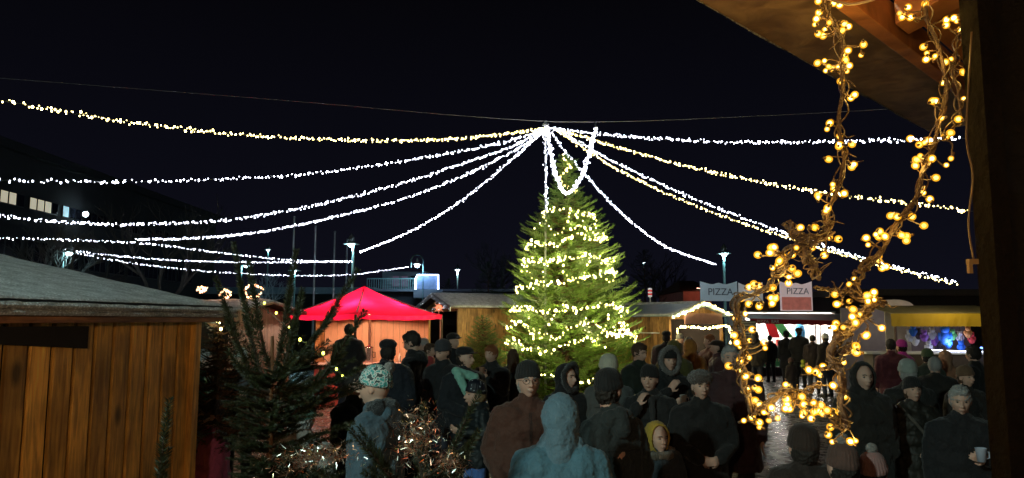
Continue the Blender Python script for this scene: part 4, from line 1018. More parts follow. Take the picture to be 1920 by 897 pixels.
words_ = ['hanging at the left end', 'left of the silver ones', 'low beside the post', 'in the upper row', 'under the awning edge', 'left of the big blue one', 'largest, in the middle of the display', 'right of the big blue one', 'before the back wall', 'high at the right edge', 'near the right edge', 'low over the counter', 'next to the white light tube', 'low at the blue light tube', 'first of the display', 'below the big blue one']
for i, (px, py, c) in enumerate(spots):
    p = P(px, py, 16.6+.1*(i % 3)); t = empty('toy', p, label='%s plush toy %s of the toy stall' % (toyc[c][0], words_[i]), cat='toy', group='plush toys hanging in the toy stall')
    mm = mat('toy_%d' % i, toyc[c][1], .6, var=.4, scale=25); big = 1.9 if i == 6 else 1.0
    m = MB(); m.ell((0, 0, -.02), (.07*big, .05, .09*big)); m.ell((0, -.01, .09*big), (.055*big, .05, .055*big)); m.ell((-.045*big, 0, .14*big), (.02, .015, .02)); m.ell((.045*big, 0, .14*big), (.02, .015, .02))
    m.ell((-.07*big, 0, .01), (.025, .025, .05*big)); m.ell((.07*big, 0, .01), (.025, .025, .05*big)); m.obj('body', mm, t, True)
    m = MB(); m.tube([(0, 0, .13*big), (0, 0, .30)], .003, 4); m.obj('string', M_black, t)

# ---------------------------------------------------------------- lights and star on the huts
def world(h, v): return Matrix.Translation(h.location) @ h.rotation_euler.to_matrix().to_4x4() @ Vector(v)
HG = 'light strings on the stalls'
light_string([world(hutB, v) for v in ((-1.45, -.37, 2.18), (-.7, -.37, 2.38), (0, -.37, 2.58), (.7, -.37, 2.38), (1.45, -.37, 2.18))], 60, bulb_mesh('bulb', M_warm, .022), .03, 'warm light string along the gable edge of the right stall', HG, nlights=3, power=5, lcol=WARM, wirer=.004)
light_string([world(hutB, v) for v in ((-1.16, -.3, 1.1), (-1.16, -.3, 1.86), (-.6, -.3, 1.9), (.2, -.3, 1.86), (1.14, -.3, 1.9), (1.14, -.3, 1.2))], 70, bulb_mesh('bulb', M_warm, .022), .03, 'light string framing the opening of the right stall', HG, nlights=3, power=8, lcol=WARM, wirer=.004)
light_string([world(hutA, v) for v in ((-1.2, -.35, 2.5), (-.6, -.35, 2.62), (0, -.35, 2.8), (.6, -.35, 2.6), (1.2, -.35, 2.45), (.4, -.35, 2.4), (-.5, -.35, 2.35))], 50, bulb_mesh('bulb', glow('net_bulb', COOL, 1.2), .008), .06, 'faint net of tiny white lights in the gable of the shut stall', HG, nlights=0, wirer=.003)
light_string([world(hutA, (1.3, 3.1-.05*i, 2.45-.2*i)) for i in range(7)], 24, bc, .05, 'cool white lights hanging at the far corner of the shut stall', HG, nlights=1, wirer=.004)
sp = P(823, 577, 21.3); m = MB()
for k in range(16):
    a = 2*math.pi*k/16; l = .2 if k % 2 == 0 else .12; u = Vector((math.cos(a), 0, math.sin(a))); v = Vector((-math.sin(a), 0, math.cos(a)))*.018
    m.add([u*.03+v, u*.03-v, u*l, u*.05+Vector((0, -.03, 0)), u*.05+Vector((0, .03, 0))], [(0, 3, 2), (3, 1, 2), (1, 4, 2), (4, 0, 2)])
m.ell((0, 0, 0), (.045, .045, .045)); s_ = m.obj('paper_star', glow('star', (1, .32, .16), .9), None, label='glowing red many pointed star hanging in the gable of the shut stall', cat='star'); s_.location = sp
# reddish glowing wire figures on the stall behind the near fir
for (px, py, sz, lb_) in ((475, 547, .16, 'glowing orange light wreath on the roof behind the near fir'), (422, 552, .09, 'small warm light bundle above the near snowy roof'), (378, 543, .06, 'smallest light bundle left of the fir tips')):
    c = P(px, py, 15); pts = [c + Vector((sz*math.cos(a)*(1+.2*math.sin(3*a)), .04*math.sin(5*a), sz*.8*math.sin(a))) for a in np.linspace(0, 6.2, 14)]
    light_string(pts, 46, bulb_mesh('bulb', glow('amber_%d' % px, (1, .5, .25), 7), .012), .02, lb_, 'light bundles on the roofs', nlights=1, power=2, lcol=(1, .5, .25), wirer=.004, name='light_wreath')
# striped lollipop figure on the right stall roof
c = P(1219, 560, 24); o = empty('candy_cane', (c.x, c.y, c.z-.2), label='red and white candy stick standing on the right stall roof', cat='decoration')
m = MB(); m.tube([(0, 0, 0), (0, 0, .25)], .02); m.obj('stick', M_white, o)
for k in range(5): m = MB(); m.ell((0, 0, .28+.055*k), (.07, .07, .04)); m.obj('stripe', glow('cs%d' % k, (.8, .05, .04) if k % 2 else (.8, .8, .8), .4), o)

# ---------------------------------------------------------------- own stall at the right: roof edge and dark side
os_ = empty('stall_roof', (1.0, 1.0, 0), label='wooden roof edge of the stall sheltering the viewer, lit amber from below', cat='roof')
E0 = P(1310, 0, 1.04); E1 = P(1740, 245, 1.75); zE = 2.5
def on_z(px, py, z):
    q = P(px, py, 1.0); k = (z - CAMZ)/(q.z - CAMZ); return Vector((q.x*k, k, 0))
E0 = on_z(1310, 0, 2.83); E9 = on_z(1742, 246, 2.83); dirE = (E9 - E0).normalized(); LE = (E9 - E0).length; nrm = Vector((dirE.y, -dirE.x, 0))
def strip(mb, a, b, n0, n1, z0, z1, th):
    """board running from a to b along the eave between offsets n0 and n1"""
    a *= 1.74 if a < 0 else 1; n0 *= 1.74; n1 *= 1.74; z0 += .33; z1 += .33
    A, B = E0 + dirE*a, E0 + dirE*b
    c = [A+nrm*n0, B+nrm*n0, B+nrm*n1, A+nrm*n1]; zs = (z0, z0, z1, z1)
    lo = [(p.x-1, p.y-1, z) for p, z in zip(c, zs)]; hi = [(p.x-1, p.y-1, z+th) for p, z in zip(c, zs)]
    mb.hexa(lo, hi)
m = MB(); strip(m, -1.6, LE, 0, .145, 2.497, 2.497, .03); m.obj('fascia_board', wood('grey_board', (.30, .19, .10), grain=(4, 4, 4), knots=False), os_, bevel=.003)
m = MB(); strip(m, -1.6, LE, .150, .172, 2.45, 2.45, .09); m.obj('batten', M_soffit, os_, bevel=.002)
m = MB()
for k in range(9): strip(m, -1.6, LE-.03, .175+k*.135, .175+(k+1)*.135-.006, 2.54+k*.045, 2.54+(k+1)*.045, .02)
m.obj('soffit', M_soffit, os_)
m = MB()
for a in (-.35, .28, .95): 
    A = E0 + dirE*a*1.5; c = [A+nrm*.31, A+dirE*.1+nrm*.31, A+dirE*.1+nrm*2.3, A+nrm*2.3]; zs = (2.80, 2.80, 3.40, 3.40)
    m = MB(); m.hexa([(p.x-1, p.y-1, z) for p, z in zip(c, zs)], [(p.x-1, p.y-1, z+.07) for p, z in zip(c, zs)]); m.obj('rafter', M_soffit, os_, bevel=.003)
m = MB(); vs = []; fs = []
n = 120
for i in range(n+1):
    p = E0 + dirE*(-1.6 + (LE+1.6)*i/n) - Vector((1, 1, 0)); w_ = .006 + .006*noise.noise(p*14) + .012*max(0, noise.noise(p*5))
    for (q, z) in ((-w_, 2.845), (-.001, 2.83-w_*.6), (-.001, 2.89), (-w_*1.2, 2.88)): v = p + nrm*q; vs.append((v.x, v.y, z))
for i in range(n):
    for j in range(4): j2 = (j+1) % 4; fs.append((i*4+j, (i+1)*4+j, (i+1)*4+j2, i*4+j2))
m.add(vs, fs); m.obj('icy_snow_edge', M_snow, os_, True)
sw = empty('stall_side', (.967, 1.5, 0), label='near black boarded side of the viewers stall at the right edge', cat='wall')
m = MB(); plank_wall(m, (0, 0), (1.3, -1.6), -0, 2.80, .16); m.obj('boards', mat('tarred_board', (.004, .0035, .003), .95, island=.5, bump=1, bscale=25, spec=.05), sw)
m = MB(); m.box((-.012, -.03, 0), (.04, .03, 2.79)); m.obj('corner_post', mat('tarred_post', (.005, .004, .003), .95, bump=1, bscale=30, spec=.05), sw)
m = MB(); p = P(1826, 492, 1.46); m.box((-.012, -.006, -.004), (.006, .006, .006)); m.box((-.012, -.004, -.022), (-.005, .004, -.004)); m.obj('wire_clip', mat('brass_clip', (.12, .07, .02), .5, .3), sw).location = p - sw.location

# --- hanging star of twigs with golden bulbs
DV = 1.55
def V2(x, y, dd=0): return P(x, y, DV + dd)
z1 = [(328,55),(382,55),(437,90),(473,99),(343,134),(375,134),(328,105),(419,161),(228,130),(211,152),(295,159),(221,210),(244,198),(296,211),(317,231),(214,259),(282,268),(102,324),(130,347),(170,356),(168,278),(232,326),(220,345),(77,403),(132,283),(75,467),(133,487),(143,445),(193,516),(132,553),(97,563),(93,603),(119,624),(164,634),(123,672),(167,675),(155,716),(112,793),(171,818),(188,762),(217,744),(241,784),(271,656),(275,711),(291,711),(271,747),(287,748),(334,702),(341,731),(369,785),(407,734),(380,760),(412,769),(430,754),(452,759),(442,818),(434,847),(519,873),(497,700),(453,659),(484,630),(360,599),(414,587),(494,571),(526,525),(540,508),(577,469),(492,437),(456,437),(526,396),(529,368),(514,337),(467,348),(460,309),(514,272),(585,314),(609,302),(586,336),(639,439)]
star_b = [(1340+.4905*x, 400+.4905*y) for x, y in z1]
z2l = [(467,5),(547,20),(469,49),(460,71),(508,86),(565,90),(580,100),(467,127),(486,134),(490,228),(495,265),(520,257),(541,253),(574,267),(578,190),(565,210),(627,207),(551,305),(603,355),(510,461),(547,511),(544,548),(593,539),(506,596),(599,616),(521,690),(564,724),(466,738),(502,778),(455,851)]
z2r = [(781,64),(812,66),(866,16),(1044,24),(945,95),(985,80),(999,107),(1022,123),(860,176),(903,211),(942,233),(1011,270),(932,311),(905,379),(1011,370),(928,443),(991,446),(943,510),(880,525),(845,541),(864,534),(834,597),(892,594),(963,593),(830,620),(907,665),(884,745),(737,807),(818,811),(862,844),(697,866),(682,877),(646,890),(778,880),(797,883)]
L_b = [(1300+.5016*x, .5016*y) for x, y in z2l]; R_b = [(1300+.5016*x, .5016*y) for x, y in z2r]
R_b += [(1340+.4905*x, 400+.4905*y) for x, y in ((626,165),(640,210))]
M_halo, t_, b_ = newmat('amber_cap'); t_.nodes.remove(b_)   # glowing shell put round the bulb core to imitate its halo
em_ = t_.nodes.new('ShaderNodeEmission'); em_.inputs[0].default_value = (1, .42, .015, 1); em_.inputs[1].default_value = 2.1
tr_ = t_.nodes.new('ShaderNodeBsdfTransparent'); mx_ = t_.nodes.new('ShaderNodeMixShader'); mx_.inputs[0].default_value = .34
t_.links.new(tr_.outputs[0], mx_.inputs[1]); t_.links.new(em_.outputs[0], mx_.inputs[2]); t_.links.new(mx_.outputs[0], t_.nodes['Material Output'].inputs[0]); M_halo.cycles.emission_sampling = 'NONE'
M_core = glow('gold_core_bulb', (1, .62, .13), 13)
def haloed(r):
    mb = MB(); mb.ell((0, 0, 0), (r*.56, r*.56, r*.62), n=10, m=8); mb.cm = 1; mb.ell((0, 0, 0), (r, r, r*1.1), n=14, m=10); return mb.mesh('bulb', [M_core, M_halo], True)
bgd = haloed(.0078); bwk = haloed(.0056)
m = MB(); m.lathe([(.0018, -.003), (.003, -.002), (.003, .004), (.0018, .006)], 8); bulb_socket = m.mesh('bulb_socket', M_wireb)
def wobble(pts, n, amp, seed):
    rd = random.Random(seed); p = smooth_path(pts, n); ph = [rd.uniform(0, 9) for _ in range(6)]
    return [q + Vector((math.sin(i*.21+ph[0])+.35*math.sin(i*.6+ph[1]), math.cos(i*.2+ph[2]), math.sin(i*.27+ph[3])*.6))*amp*1.25 for i, q in enumerate(p)]
def lit_branch(name, paths, bulbs, label, cat, seed, lights_every=3, power=.08, twigs=22):
    rd = random.Random(seed); mb = MB(); allp = []
    o = None
    for k, (pts, r, nst, amp) in enumerate(paths):
        pts3 = [V2(*p) for p in pts]
        for s_ in range(nst):
            w_ = wobble(pts3, 60, amp, seed*10+k*5+s_); mb.tube(w_, [r*.62*rd.uniform(.8, 1.12)*(1-.3*s_/max(1, nst)) for _ in w_], 7)
            if s_ == 0: allp += w_
    for i in range(twigs):
        p = rd.choice(allp); d = Vector((rd.uniform(-1, 1), rd.uniform(-1, .3), rd.uniform(-1, 1))).normalized()*rd.uniform(.012, .04)
        mb.tube([p, p + d*.5 + Vector((0, 0, rd.uniform(-.01, .01))), p + d], [.0018, .0014, .0008], 5)
    o = mb.obj(name, M_twig, None, True, label=label, cat=cat, group='branches wrapped in golden lights')
    wm = MB(); bl_ = []
    bulbs = list(bulbs) + [(x + rd.gauss(0, 9), y + rd.gauss(0, 9)) for x, y in bulbs if rd.random() < .65]
    for i, (x, y) in enumerate(bulbs):
        q = V2(x, y, rd.uniform(-.035, .03)); bl_.append(q)
        np_ = min(allp, key=lambda a: (a-q).length); mid = (q+np_)/2 + Vector((rd.uniform(-1, 1), rd.uniform(-1, 1), rd.uniform(-1, 1)))*.012
        wm.tube(smooth_path([np_, mid, q], 8), .0016, 5)
    for s_ in range(2):
        for (pts, r, nst, amp) in paths:
            w_ = smooth_path([V2(*p) for p in pts], 140)
            wm.tube([q + Vector((math.sin(i*.28+s_*3), math.cos(i*.28+s_*3), math.cos(i*.2)*.5))*(r*.9+.004) for i, q in enumerate(w_)], .0016, 5)
    wm.obj('wire', M_wireb, o)
    for i, q in enumerate(bl_):
        b = bpy.data.objects.new('bulb', bgd if rd.random() < .72 else bwk); COL.objects.link(b); b.parent = o; b.location = q; b.rotation_euler = (rd.uniform(-2.6, 2.6), rd.uniform(-2.6, 2.6), 0)
        s2 = bpy.data.objects.new('bulb_socket', bulb_socket); COL.objects.link(s2); s2.parent = b; s2.location = (0, 0, .0085)
        c = MB(); 
        if i % lights_every == 0: lamp('bulb_light', q + Vector((0, -.004, 0)), power*lights_every, GOLD, .006, o)
    return o
lit_branch('lit_branch', [([(1540,-60),(1552,20),(1572,80),(1580,140),(1583,190),(1574,250),(1580,300),(1563,360),(1556,400),(1552,445)], .0065, 2, .006)], L_b, 'twisted branch with golden bulbs hanging left, down to the twig star', 'lit branch', 1)
lit_branch('lit_branch', [([(1742,-60),(1738,20),(1755,75),(1772,125),(1768,190),(1752,255),(1735,320),(1722,370),(1680,425),(1650,465),(1622,500)], .0075, 2, .006), ([(1830,-60),(1822,20),(1800,60),(1790,140),(1797,210),(1770,260)], .005, 1, .004)], R_b, 'thicker branch with golden bulbs hanging right beside the dark boards', 'lit branch', 2)
star_paths = [([(1556,440),(1520,455),(1480,470),(1462,510),(1448,540)], .006, 3, .006), ([(1448,540),(1415,550),(1380,558),(1382,600),(1394,650),(1388,700),(1402,745),(1418,775)], .006, 3, .006),
              ([(1418,775),(1450,745),(1490,735),(1530,757),(1565,785),(1588,805)], .006, 3, .006), ([(1588,805),(1583,760),(1572,700),(1560,660),(1590,620),(1622,585)], .009, 3, .006),
              ([(1645,565),(1600,600),(1570,640)], .0095, 2, .006), ([(1655,570),(1620,560),(1600,545),(1610,515),(1640,480)], .0075, 2, .006), ([(1478,420),(1500,450),(1515,490),(1530,520)], .009, 2, .006), ([(1535,720),(1500,740),(1470,748)], .005, 2, .005), ([(1515,695),(1550,690),(1575,675),(1600,640)], .005, 1, .004), ([(1530,540),(1570,545),(1612,548)], .003, 1, .003), ([(1555,400),(1545,440),(1500,445)], .006, 2, .006)]
lit_branch('twig_star', star_paths, star_b, 'large rough star of twigs with golden bulbs hanging at the right', 'star', 3, twigs=60)
m = MB(); m.tube(smooth_path([P(1440, -10, 1.5)+Vector((.1, 0, 0)), P(1600, 8, 1.45), P(1690, -20, 1.4)], 14), .003, 6); m.obj('bare_cable', mat('beige_cable', (.5, .35, .15), .5), None, label='loose beige cable bowing under the wooden roof edge', cat='cable')
wv = MB(); wv.tube(smooth_path([P(1822, 60, 1.47), P(1812, 250, 1.47), P(1824, 330, 1.47), P(1816, 420, 1.47), P(1827, 495, 1.46)], 40), .002, 5); wv.obj('hanging_wire', M_wireb, None, label='thin wire hanging down the edge of the dark boards', cat='cable')
lamp('unseen_warm_lamp', (1.5, .35, 2.42), 22, (1, .55, .2), .05)
lamp('unseen_warm_lamp', (-.5, -.5, 2.40), 260, (1, .64, .36), .05)  # unseen lamp added to warm the near crowd and the left stall
m = MB(); m.ell((-.5, -.5, 2.42), (.04, .04, .05)); m.tube([(-.5, -.5, 2.45), (-.5, -.5, 3.1)], .004); m.obj('hanging_bulb', M_warm, None, label='second bare warm bulb under the viewers stall roof, behind the viewer', cat='lamp')
m = MB(); m.ell((1.5, .35, 2.44), (.04, .04, .05)); m.tube([(1.5, .35, 2.48), (1.5, .35, 2.75)], .004); m.obj('hanging_bulb', M_warm, None, label='bare warm bulb under the viewers stall roof, outside the picture', cat='lamp')
# PEOPLE
# ---------------------------------------------------------------- people
M_skin = mat('skin', (.66, .40, .30), .55, trans=.15, var=.12, scale=12)
M_hairs = {k: mat('hair_' + k, c, .7, bump=.8, bscale=60, stretch=(1, 1, .2), var=.4) for k, c in
           dict(dark=(.02, .014, .01), brown=(.08, .04, .02), ginger=(.28, .09, .03), grey=(.38, .37, .36), blond=(.3, .2, .09)).items()}
M_eye, M_iris = mat('eye_white', (.30, .27, .25), .35), mat('eye_dark', (.02, .015, .012), .15)
M_glov = mat('glove', (.03, .03, .03), .8)
_cl = {}
def cloth(c, kind='cloth', rough=.8):
    c = tuple(min(1, x*(.55 if max(c) < .06 else .9)) for x in c)
    k = (c, kind)
    if k not in _cl:
        if kind == 'pattern':
            m, t, b = newmat('knit_pattern'); N = t.nodes; co = N.new('ShaderNodeTexCoord'); w_ = N.new('ShaderNodeTexVoronoi'); w_.inputs['Scale'].default_value = 46
            t.links.new(co.outputs['Object'], w_.inputs['Vector']); r_ = N.new('ShaderNodeValToRGB'); e = r_.color_ramp.elements
            r_.color_ramp.interpolation = 'CONSTANT'; e[0].color = (.12, .45, .42, 1); e[1].color = (.72, .75, .7, 1); e[1].position = .42; e.new(.62).color = (.06, .1, .1, 1)
            t.links.new(w_.outputs['Distance'], r_.inputs[0]); t.links.new(r_.outputs[0], b.inputs['Base Color']); b.inputs['Roughness'].default_value = .9
            _cl[k] = m
        elif kind == 'fur': _cl[k] = mat('fur', c, .9, var=.5, scale=60, bump=1, bscale=120, sheen=.4)
        elif kind == 'stars':
            m, t, b = newmat('dotted_cloth'); N = t.nodes; co = N.new('ShaderNodeTexCoord'); w_ = N.new('ShaderNodeTexVoronoi'); w_.inputs['Scale'].default_value = 22
            t.links.new(co.outputs['Object'], w_.inputs['Vector']); r_ = N.new('ShaderNodeValToRGB'); e = r_.color_ramp.elements
            e[0].color = (.6, .65, .7, 1); e[1].color = (*c, 1); e[0].position = .1; e[1].position = .22
            t.links.new(w_.outputs['Distance'], r_.inputs[0]); t.links.new(r_.outputs[0], b.inputs['Base Color']); _cl[k] = m
        elif kind == 'shiny': _cl[k] = mat('shiny_cloth', c, .55, var=.2, scale=20, bump=.2, bscale=60, spec=.35)
        else: _cl[k] = mat('cloth', c, rough, var=.22, scale=25, bump=.35, bscale=90, sheen=.15)
    return _cl[k]
HC = Vector((0, -.015, 1.632))
def Mhead(hy, hp): return Matrix.Translation(HC) @ Matrix.Rotation(R(hy), 4, 'Z') @ Matrix.Rotation(R(hp), 4, 'X')
def head_into(mb, M, w=1.0):
    n, m = 44, 34; vs = []; fs = []
    for i in range(m+1):
        th = math.pi*i/m
        for j in range(n):
            a = 2*math.pi*j/n; dx, dy, dz = math.sin(th)*math.cos(a), math.sin(th)*math.sin(a), math.cos(th)
            x, y, z = dx*.076*w, dy*.097, dz*.117
            if dz < 0: x *= 1 - .30*(-dz)**1.3; y = y*(1 - .12*(-dz)) - .012*(-dz)
            if dy < 0: y *= .96
            if dy > 0: y += .006; 
            g = lambda cx, cz, sx_, sz_: math.exp(-((x-cx)/sx_)**2 - ((z-cz)/sz_)**2) if dy < -.1 else 0
            y += .013*(g(.031, .012, .017, .012) + g(-.031, .012, .017, .012))
            y -= .006*g(0, .034, .05, .010); y -= .010*g(0, -.098, .022, .016)
            y -= .005*(g(.042, -.02, .018, .02) + g(-.042, -.02, .018, .02)); y += .004*g(0, -.072, .02, .007)
            vs.append((x, y, z))
    for i in range(m):
        for j in range(n): j2 = (j+1) % n; fs.append((i*n+j, (i+1)*n+j, (i+1)*n+j2, i*n+j2))
    mb.add(vs, fs, M)
    T = lambda *p: M @ Vector(p)
    mb.cap(T(0, -.088, .016), T(0, -.113, -.022), .0075, .0125); mb.ell((.011, -.102, -.026), (.009, .011, .008), M); mb.ell((-.011, -.102, -.026), (.009, .011, .008), M)
    mb.ell((0, -.092, -.051), (.024, .010, .0055), M); mb.ell((0, -.091, -.062), (.021, .010, .006), M)
    for s_ in (-1, 1): mb.ell((s_*.078*w, .008, -.004), (.008, .018, .030), M)
def hand_into(mb, wr, d, nrm_, side, curl, sc=1.0):
    d = d.normalized(); nrm_ = (nrm_ - d*nrm_.dot(d)).normalized(); t = d.cross(nrm_)*side
    q = Matrix((t, d, nrm_)).transposed().to_4x4(); M = Matrix.Translation(wr + d*.05*sc) @ q
    mb.ell((0, 0, 0), (.041*sc, .052*sc, .017*sc), M)
    for i in range(4):
        L = (.042, .047, .044, .034)[i]*sc; p = wr + d*.088*sc + t*(i-1.5)*.0205*sc*-1; r = .0088*sc
        a1, a2 = R(curl*.5), R(curl*1.1); d1 = d*math.cos(a1) + nrm_*math.sin(a1); d2 = d*math.cos(a2) + nrm_*math.sin(a2)
        mb.cap(p - d*.02*sc, p + d1*L, r*1.05, r*.95, 8); mb.cap(p + d1*L, p + d1*L + d2*L*.75, r*.95, r*.8, 8)
    p = wr + d*.025*sc + t*.03*sc; p2 = p + (d*.6 + t*.7 + nrm_*.3).normalized()*.04*sc
    mb.cap(p, p2, .012*sc, .010*sc, 8); mb.cap(p2, p2 + (d*.9 + nrm_*.5).normalized()*.03*sc, .010*sc, .008*sc, 8)
POSES = {
 'down': [((.235, .03, 1.14), (.245, -.06, .91), (0, -.12, -1), (1, 0, 0)), None],
 'down2': [((.245, .04, 1.15), (.225, -.10, .93), (-.1, -.3, -1), (1, 0, 0)), None],
 'hold': [((.255, -.01, 1.16), (.095, -.265, 1.20), (-.75, -.55, .2), (-.5, .5, .3)), None],
 'clasp': [((.265, .0, 1.14), (.085, -.235, 1.04), (-.85, -.45, -.15), (-.4, .8, 0)), None],
 'pocket': [((.262, .06, 1.16), (.205, -.09, .98), (-.3, -.5, -.8), (-1, 0, 0)), None],
 'face': [((.235, -.13, 1.17), (.085, -.215, 1.40), (-.35, .1, 1), (-.6, .6, 0)), None],
 'reach': [((.24, -.2, 1.25), (.17, -.46, 1.36), (-.1, -1, .2), (-.3, 0, -1)), None],
 'phone': [((.24, -.08, 1.17), (.10, -.27, 1.33), (-.45, -.35, .8), (-.5, .5, 0)), None]}
def mir(v, s_): return Vector((v[0]*s_, v[1], v[2]))
people_n = 0
def person(px, top, d, rz, label, coat=(.03, .03, .035), kind='cloth', arms=('down', 'down'), hy=0, hp=0, hat='beanie', hatc=(.02, .02, .02), hatk='cloth', hair='dark', trousers=(.03, .035, .06),
           long=.0, bulk=1.0, quilt=0, scarf=None, glasses=False, hood=False, furc=None, skin=None, bag=None, cup=None, h=None, headk=1.0, lean=0, child=False, voxel=None, group='visitors crowding the market square', stride=.0, extra=None, lights=None):
    global people_n; people_n += 1
    if h is None: h = CAMZ - (top-604)*d/F
    s = h/1.79; g = G(px, d); root = empty('person', (g.x, g.y, 0), R(rz), label=label, cat='person', group=group); root.scale = (s, s, s)
    near = d < 7.5; vx = voxel or (.0065 if d < 6.3 else .009 if d < 9 else .014 if d < 14 else .02)
    hk = headk*(1.25 if child else 1.0)
    L_ = Matrix.Rotation(R(lean), 4, 'X')
    MH = Mhead(hy, hp) @ Matrix.Scale(hk, 4)
    if child: MH = Matrix.Translation((0, 0, -.035)) @ MH
    if lean: MH = Matrix.Translation((0, 0, .95)) @ L_ @ Matrix.Translation((0, 0, -.95)) @ MH
    LT = Matrix.Translation((0, 0, .95)) @ L_ @ Matrix.Translation((0, 0, -.95))
    J = {}
    for s_, nm in ((1, arms[0]), (-1, arms[1])):
        e, w_, hd, pn = POSES[nm][0]
        J[s_] = (LT @ Vector((s_*.172*min(bulk, 1.12), .01, 1.385)), LT @ mir(e, s_), LT @ mir(w_, s_), L_.to_3x3() @ mir(hd, s_), L_.to_3x3() @ mir(pn, s_))
    hip = {s_: Vector((s_*.095, 0, .90)) for s_ in (1, -1)}
    knee = {s_: Vector((s_*.105, -.02 - s_*stride*.5, .48)) for s_ in (1, -1)}
    ank = {s_: Vector((s_*.11, .015 - s_*stride, .085)) for s_ in (1, -1)}
    # body: one continuous skin from head to feet
    mb = MB(); head_into(mb, MH); T = lambda *p: LT @ Vector(p)
    mb.cap(T(0, .01, 1.42), MH @ Vector((0, .02, -.04)), .062, .058)
    mb.cap(T(-.12, .01, 1.40), T(.12, .01, 1.40), .06, .06); mb.cap(T(0, .01, 1.3), Vector((0, 0, .95)), .12, .12); mb.cap((-.06, 0, .92), (.06, 0, .92), .1, .1)
    for s_ in (1, -1):
        sh, el, wr, hd, pn = J[s_]
        mb.cap(sh, el, .048, .040); mb.cap(el, wr, .038, .027)
        if not (arms[0 if s_ == 1 else 1] == 'pocket'): hand_into(mb, wr, hd, pn, s_, 55 if arms[0 if s_ == 1 else 1] in ('hold', 'phone', 'clasp', 'face') else 28, 1.0)
        mb.cap(hip[s_], knee[s_], .075, .052); mb.cap(knee[s_], ank[s_], .05, .036); mb.cap(ank[s_], ank[s_] + Vector((0, -.13, -.05)), .038, .03)
    link('body', fuse(mb, 'body', vx, 2, mat=skin or M_skin), None, root)
    # trousers and shoes
    if d < 20 or True:
        mb = MB(); mb.cap((-.07, 0, .93), (.07, 0, .93), .125, .125)
        for s_ in (1, -1): mb.cap(hip[s_], knee[s_], .105, .075); mb.cap(knee[s_], ank[s_] + Vector((0, 0, .02)), .074, .062)
        link('trousers', fuse(mb, 'trousers', max(vx, .011), 3, .02, .07), cloth(trousers, 'cloth'), root)
        for s_ in (1, -1):
            mb = MB(); a = ank[s_]; mb.cap(a + Vector((0, .02, -.01)), a + Vector((0, -.02, -.03)), .052, .052); mb.cap(a + Vector((0, .02, -.045)), a + Vector((s_*.015, -.16, -.05)), .038, .040); 
            mb.box((a.x-.05, -.2 + a.y, 0), (a.x+.05, .06 + a.y, .022)); link('shoe', fuse(mb, 'shoe', max(vx, .009), 3), cloth((.025, .02, .018), 'shiny'), root)
    # coat
    b = bulk; mb = MB()
    mb.cap(T(-.12*b, .01, 1.375), T(.12*b, .01, 1.375), .082, .082)
    for (z, rx, ry) in ((1.30, .205, .138), (1.14, .20, .150), (1.0, .20, .152), (.88, .205, .155)): 
        mb.ell((0, 0, 0), (rx*b, ry*b, .15), (LT if z > .95 else Matrix.Identity(4)) @ Matrix.Translation((0, .005, z)))
    mb.cap(T(0, .015, 1.40), T(0, .005, 1.49), .105, .088)
    for s_ in (1, -1): mb.cap(T(s_*.02, .015, 1.455), T(s_*.165*b, .012, 1.375), .082, .080); mb.cap(T(s_*.10*b, .01, 1.36), T(s_*.12*b, .01, 1.05), .12*b, .11*b)
    if long:
        z1_ = .86 - long; prof = [(.001, z1_), (.215*b, z1_), (.222*b, z1_+.05), (.205*b, .80), (.195*b, .98), (.001, 1.0)]
        mb.lathe(prof, 28, 1, .78, fn=lambda a, z: 1 + .03*math.sin(5*a)*(1 if z < .8 else .3))
    else:
        mb.lathe([(.001, .76), (.195*b, .76), (.205*b, .80), (.2*b, .95), (.001, 1.0)], 28, 1, .78)
    for s_ in (1, -1):
        sh, el, wr, hd, pn = J[s_]; mb.cap(sh, el, .078*b, .068*b); e2 = wr + (el-wr).normalized()*.015; mb.cap(el, e2, .070*b, .052*b)
    if hood and hood != 'up': mb.cap(T(-.06, .09, 1.47), T(.06, .09, 1.47), .055, .055); mb.cap(T(0, .12, 1.40), T(0, .10, 1.47), .06, .07)
    link('coat', fuse(mb, 'coat', max(vx*1.15, .008), 4, .030, .07 + .03*((people_n*7) % 5)/5, quilt), cloth(coat, kind), root)
    if d < 10.5:   # seams, placket, pockets and hem sewn on the surface of the coat
        cm = [c for c in root.children if c.name.startswith('coat')][0].data
        from mathutils.bvhtree import BVHTree
        bv = BVHTree.FromPolygons([v.co for v in cm.vertices], [p.vertices for p in cm.polygons])
        def sew(pts, back=False, off=.001):
            out = []
            for x, z in pts:
                h_ = bv.ray_cast(Vector((x, 1.0 if back else -1.0, z)), Vector((0, -1 if back else 1, 0)))
                if h_[0] is not None and abs(h_[0].y) < .40: out.append(h_[0] + h_[1]*off)
            return out
        sm = MB(); zb = .80 if not long else .9 - long
        lines = [([(.0, z) for z in np.linspace(zb, 1.42, 22)], False), ([(.012, z) for z in np.linspace(zb, 1.42, 22)], False), ([(.0, z) for z in np.linspace(zb, 1.2, 16)], True), ([(x, 1.27) for x in np.linspace(-.17, .17, 16)], True),
                 ([(x, 1.0 + abs(x)*.12) for x in np.linspace(.09, .17, 6)], False), ([(x, 1.0 + abs(x)*.12) for x in np.linspace(-.17, -.09, 6)], False), ([(x, zb+.03) for x in np.linspace(-.17, .17, 14)], False), ([(x, zb+.03) for x in np.linspace(-.17, .17, 14)], True)]
        for pts, bk_ in lines:
            q = sew(pts, bk_)
            if len(q) > 3 and max((a_-b_).length for a_, b_ in zip(q, q[1:])) < .12: sm.tube(q, .0028, 4)
        if sm.v: link('seams', sm.mesh('seams'), cloth((.008, .008, .008)), root)
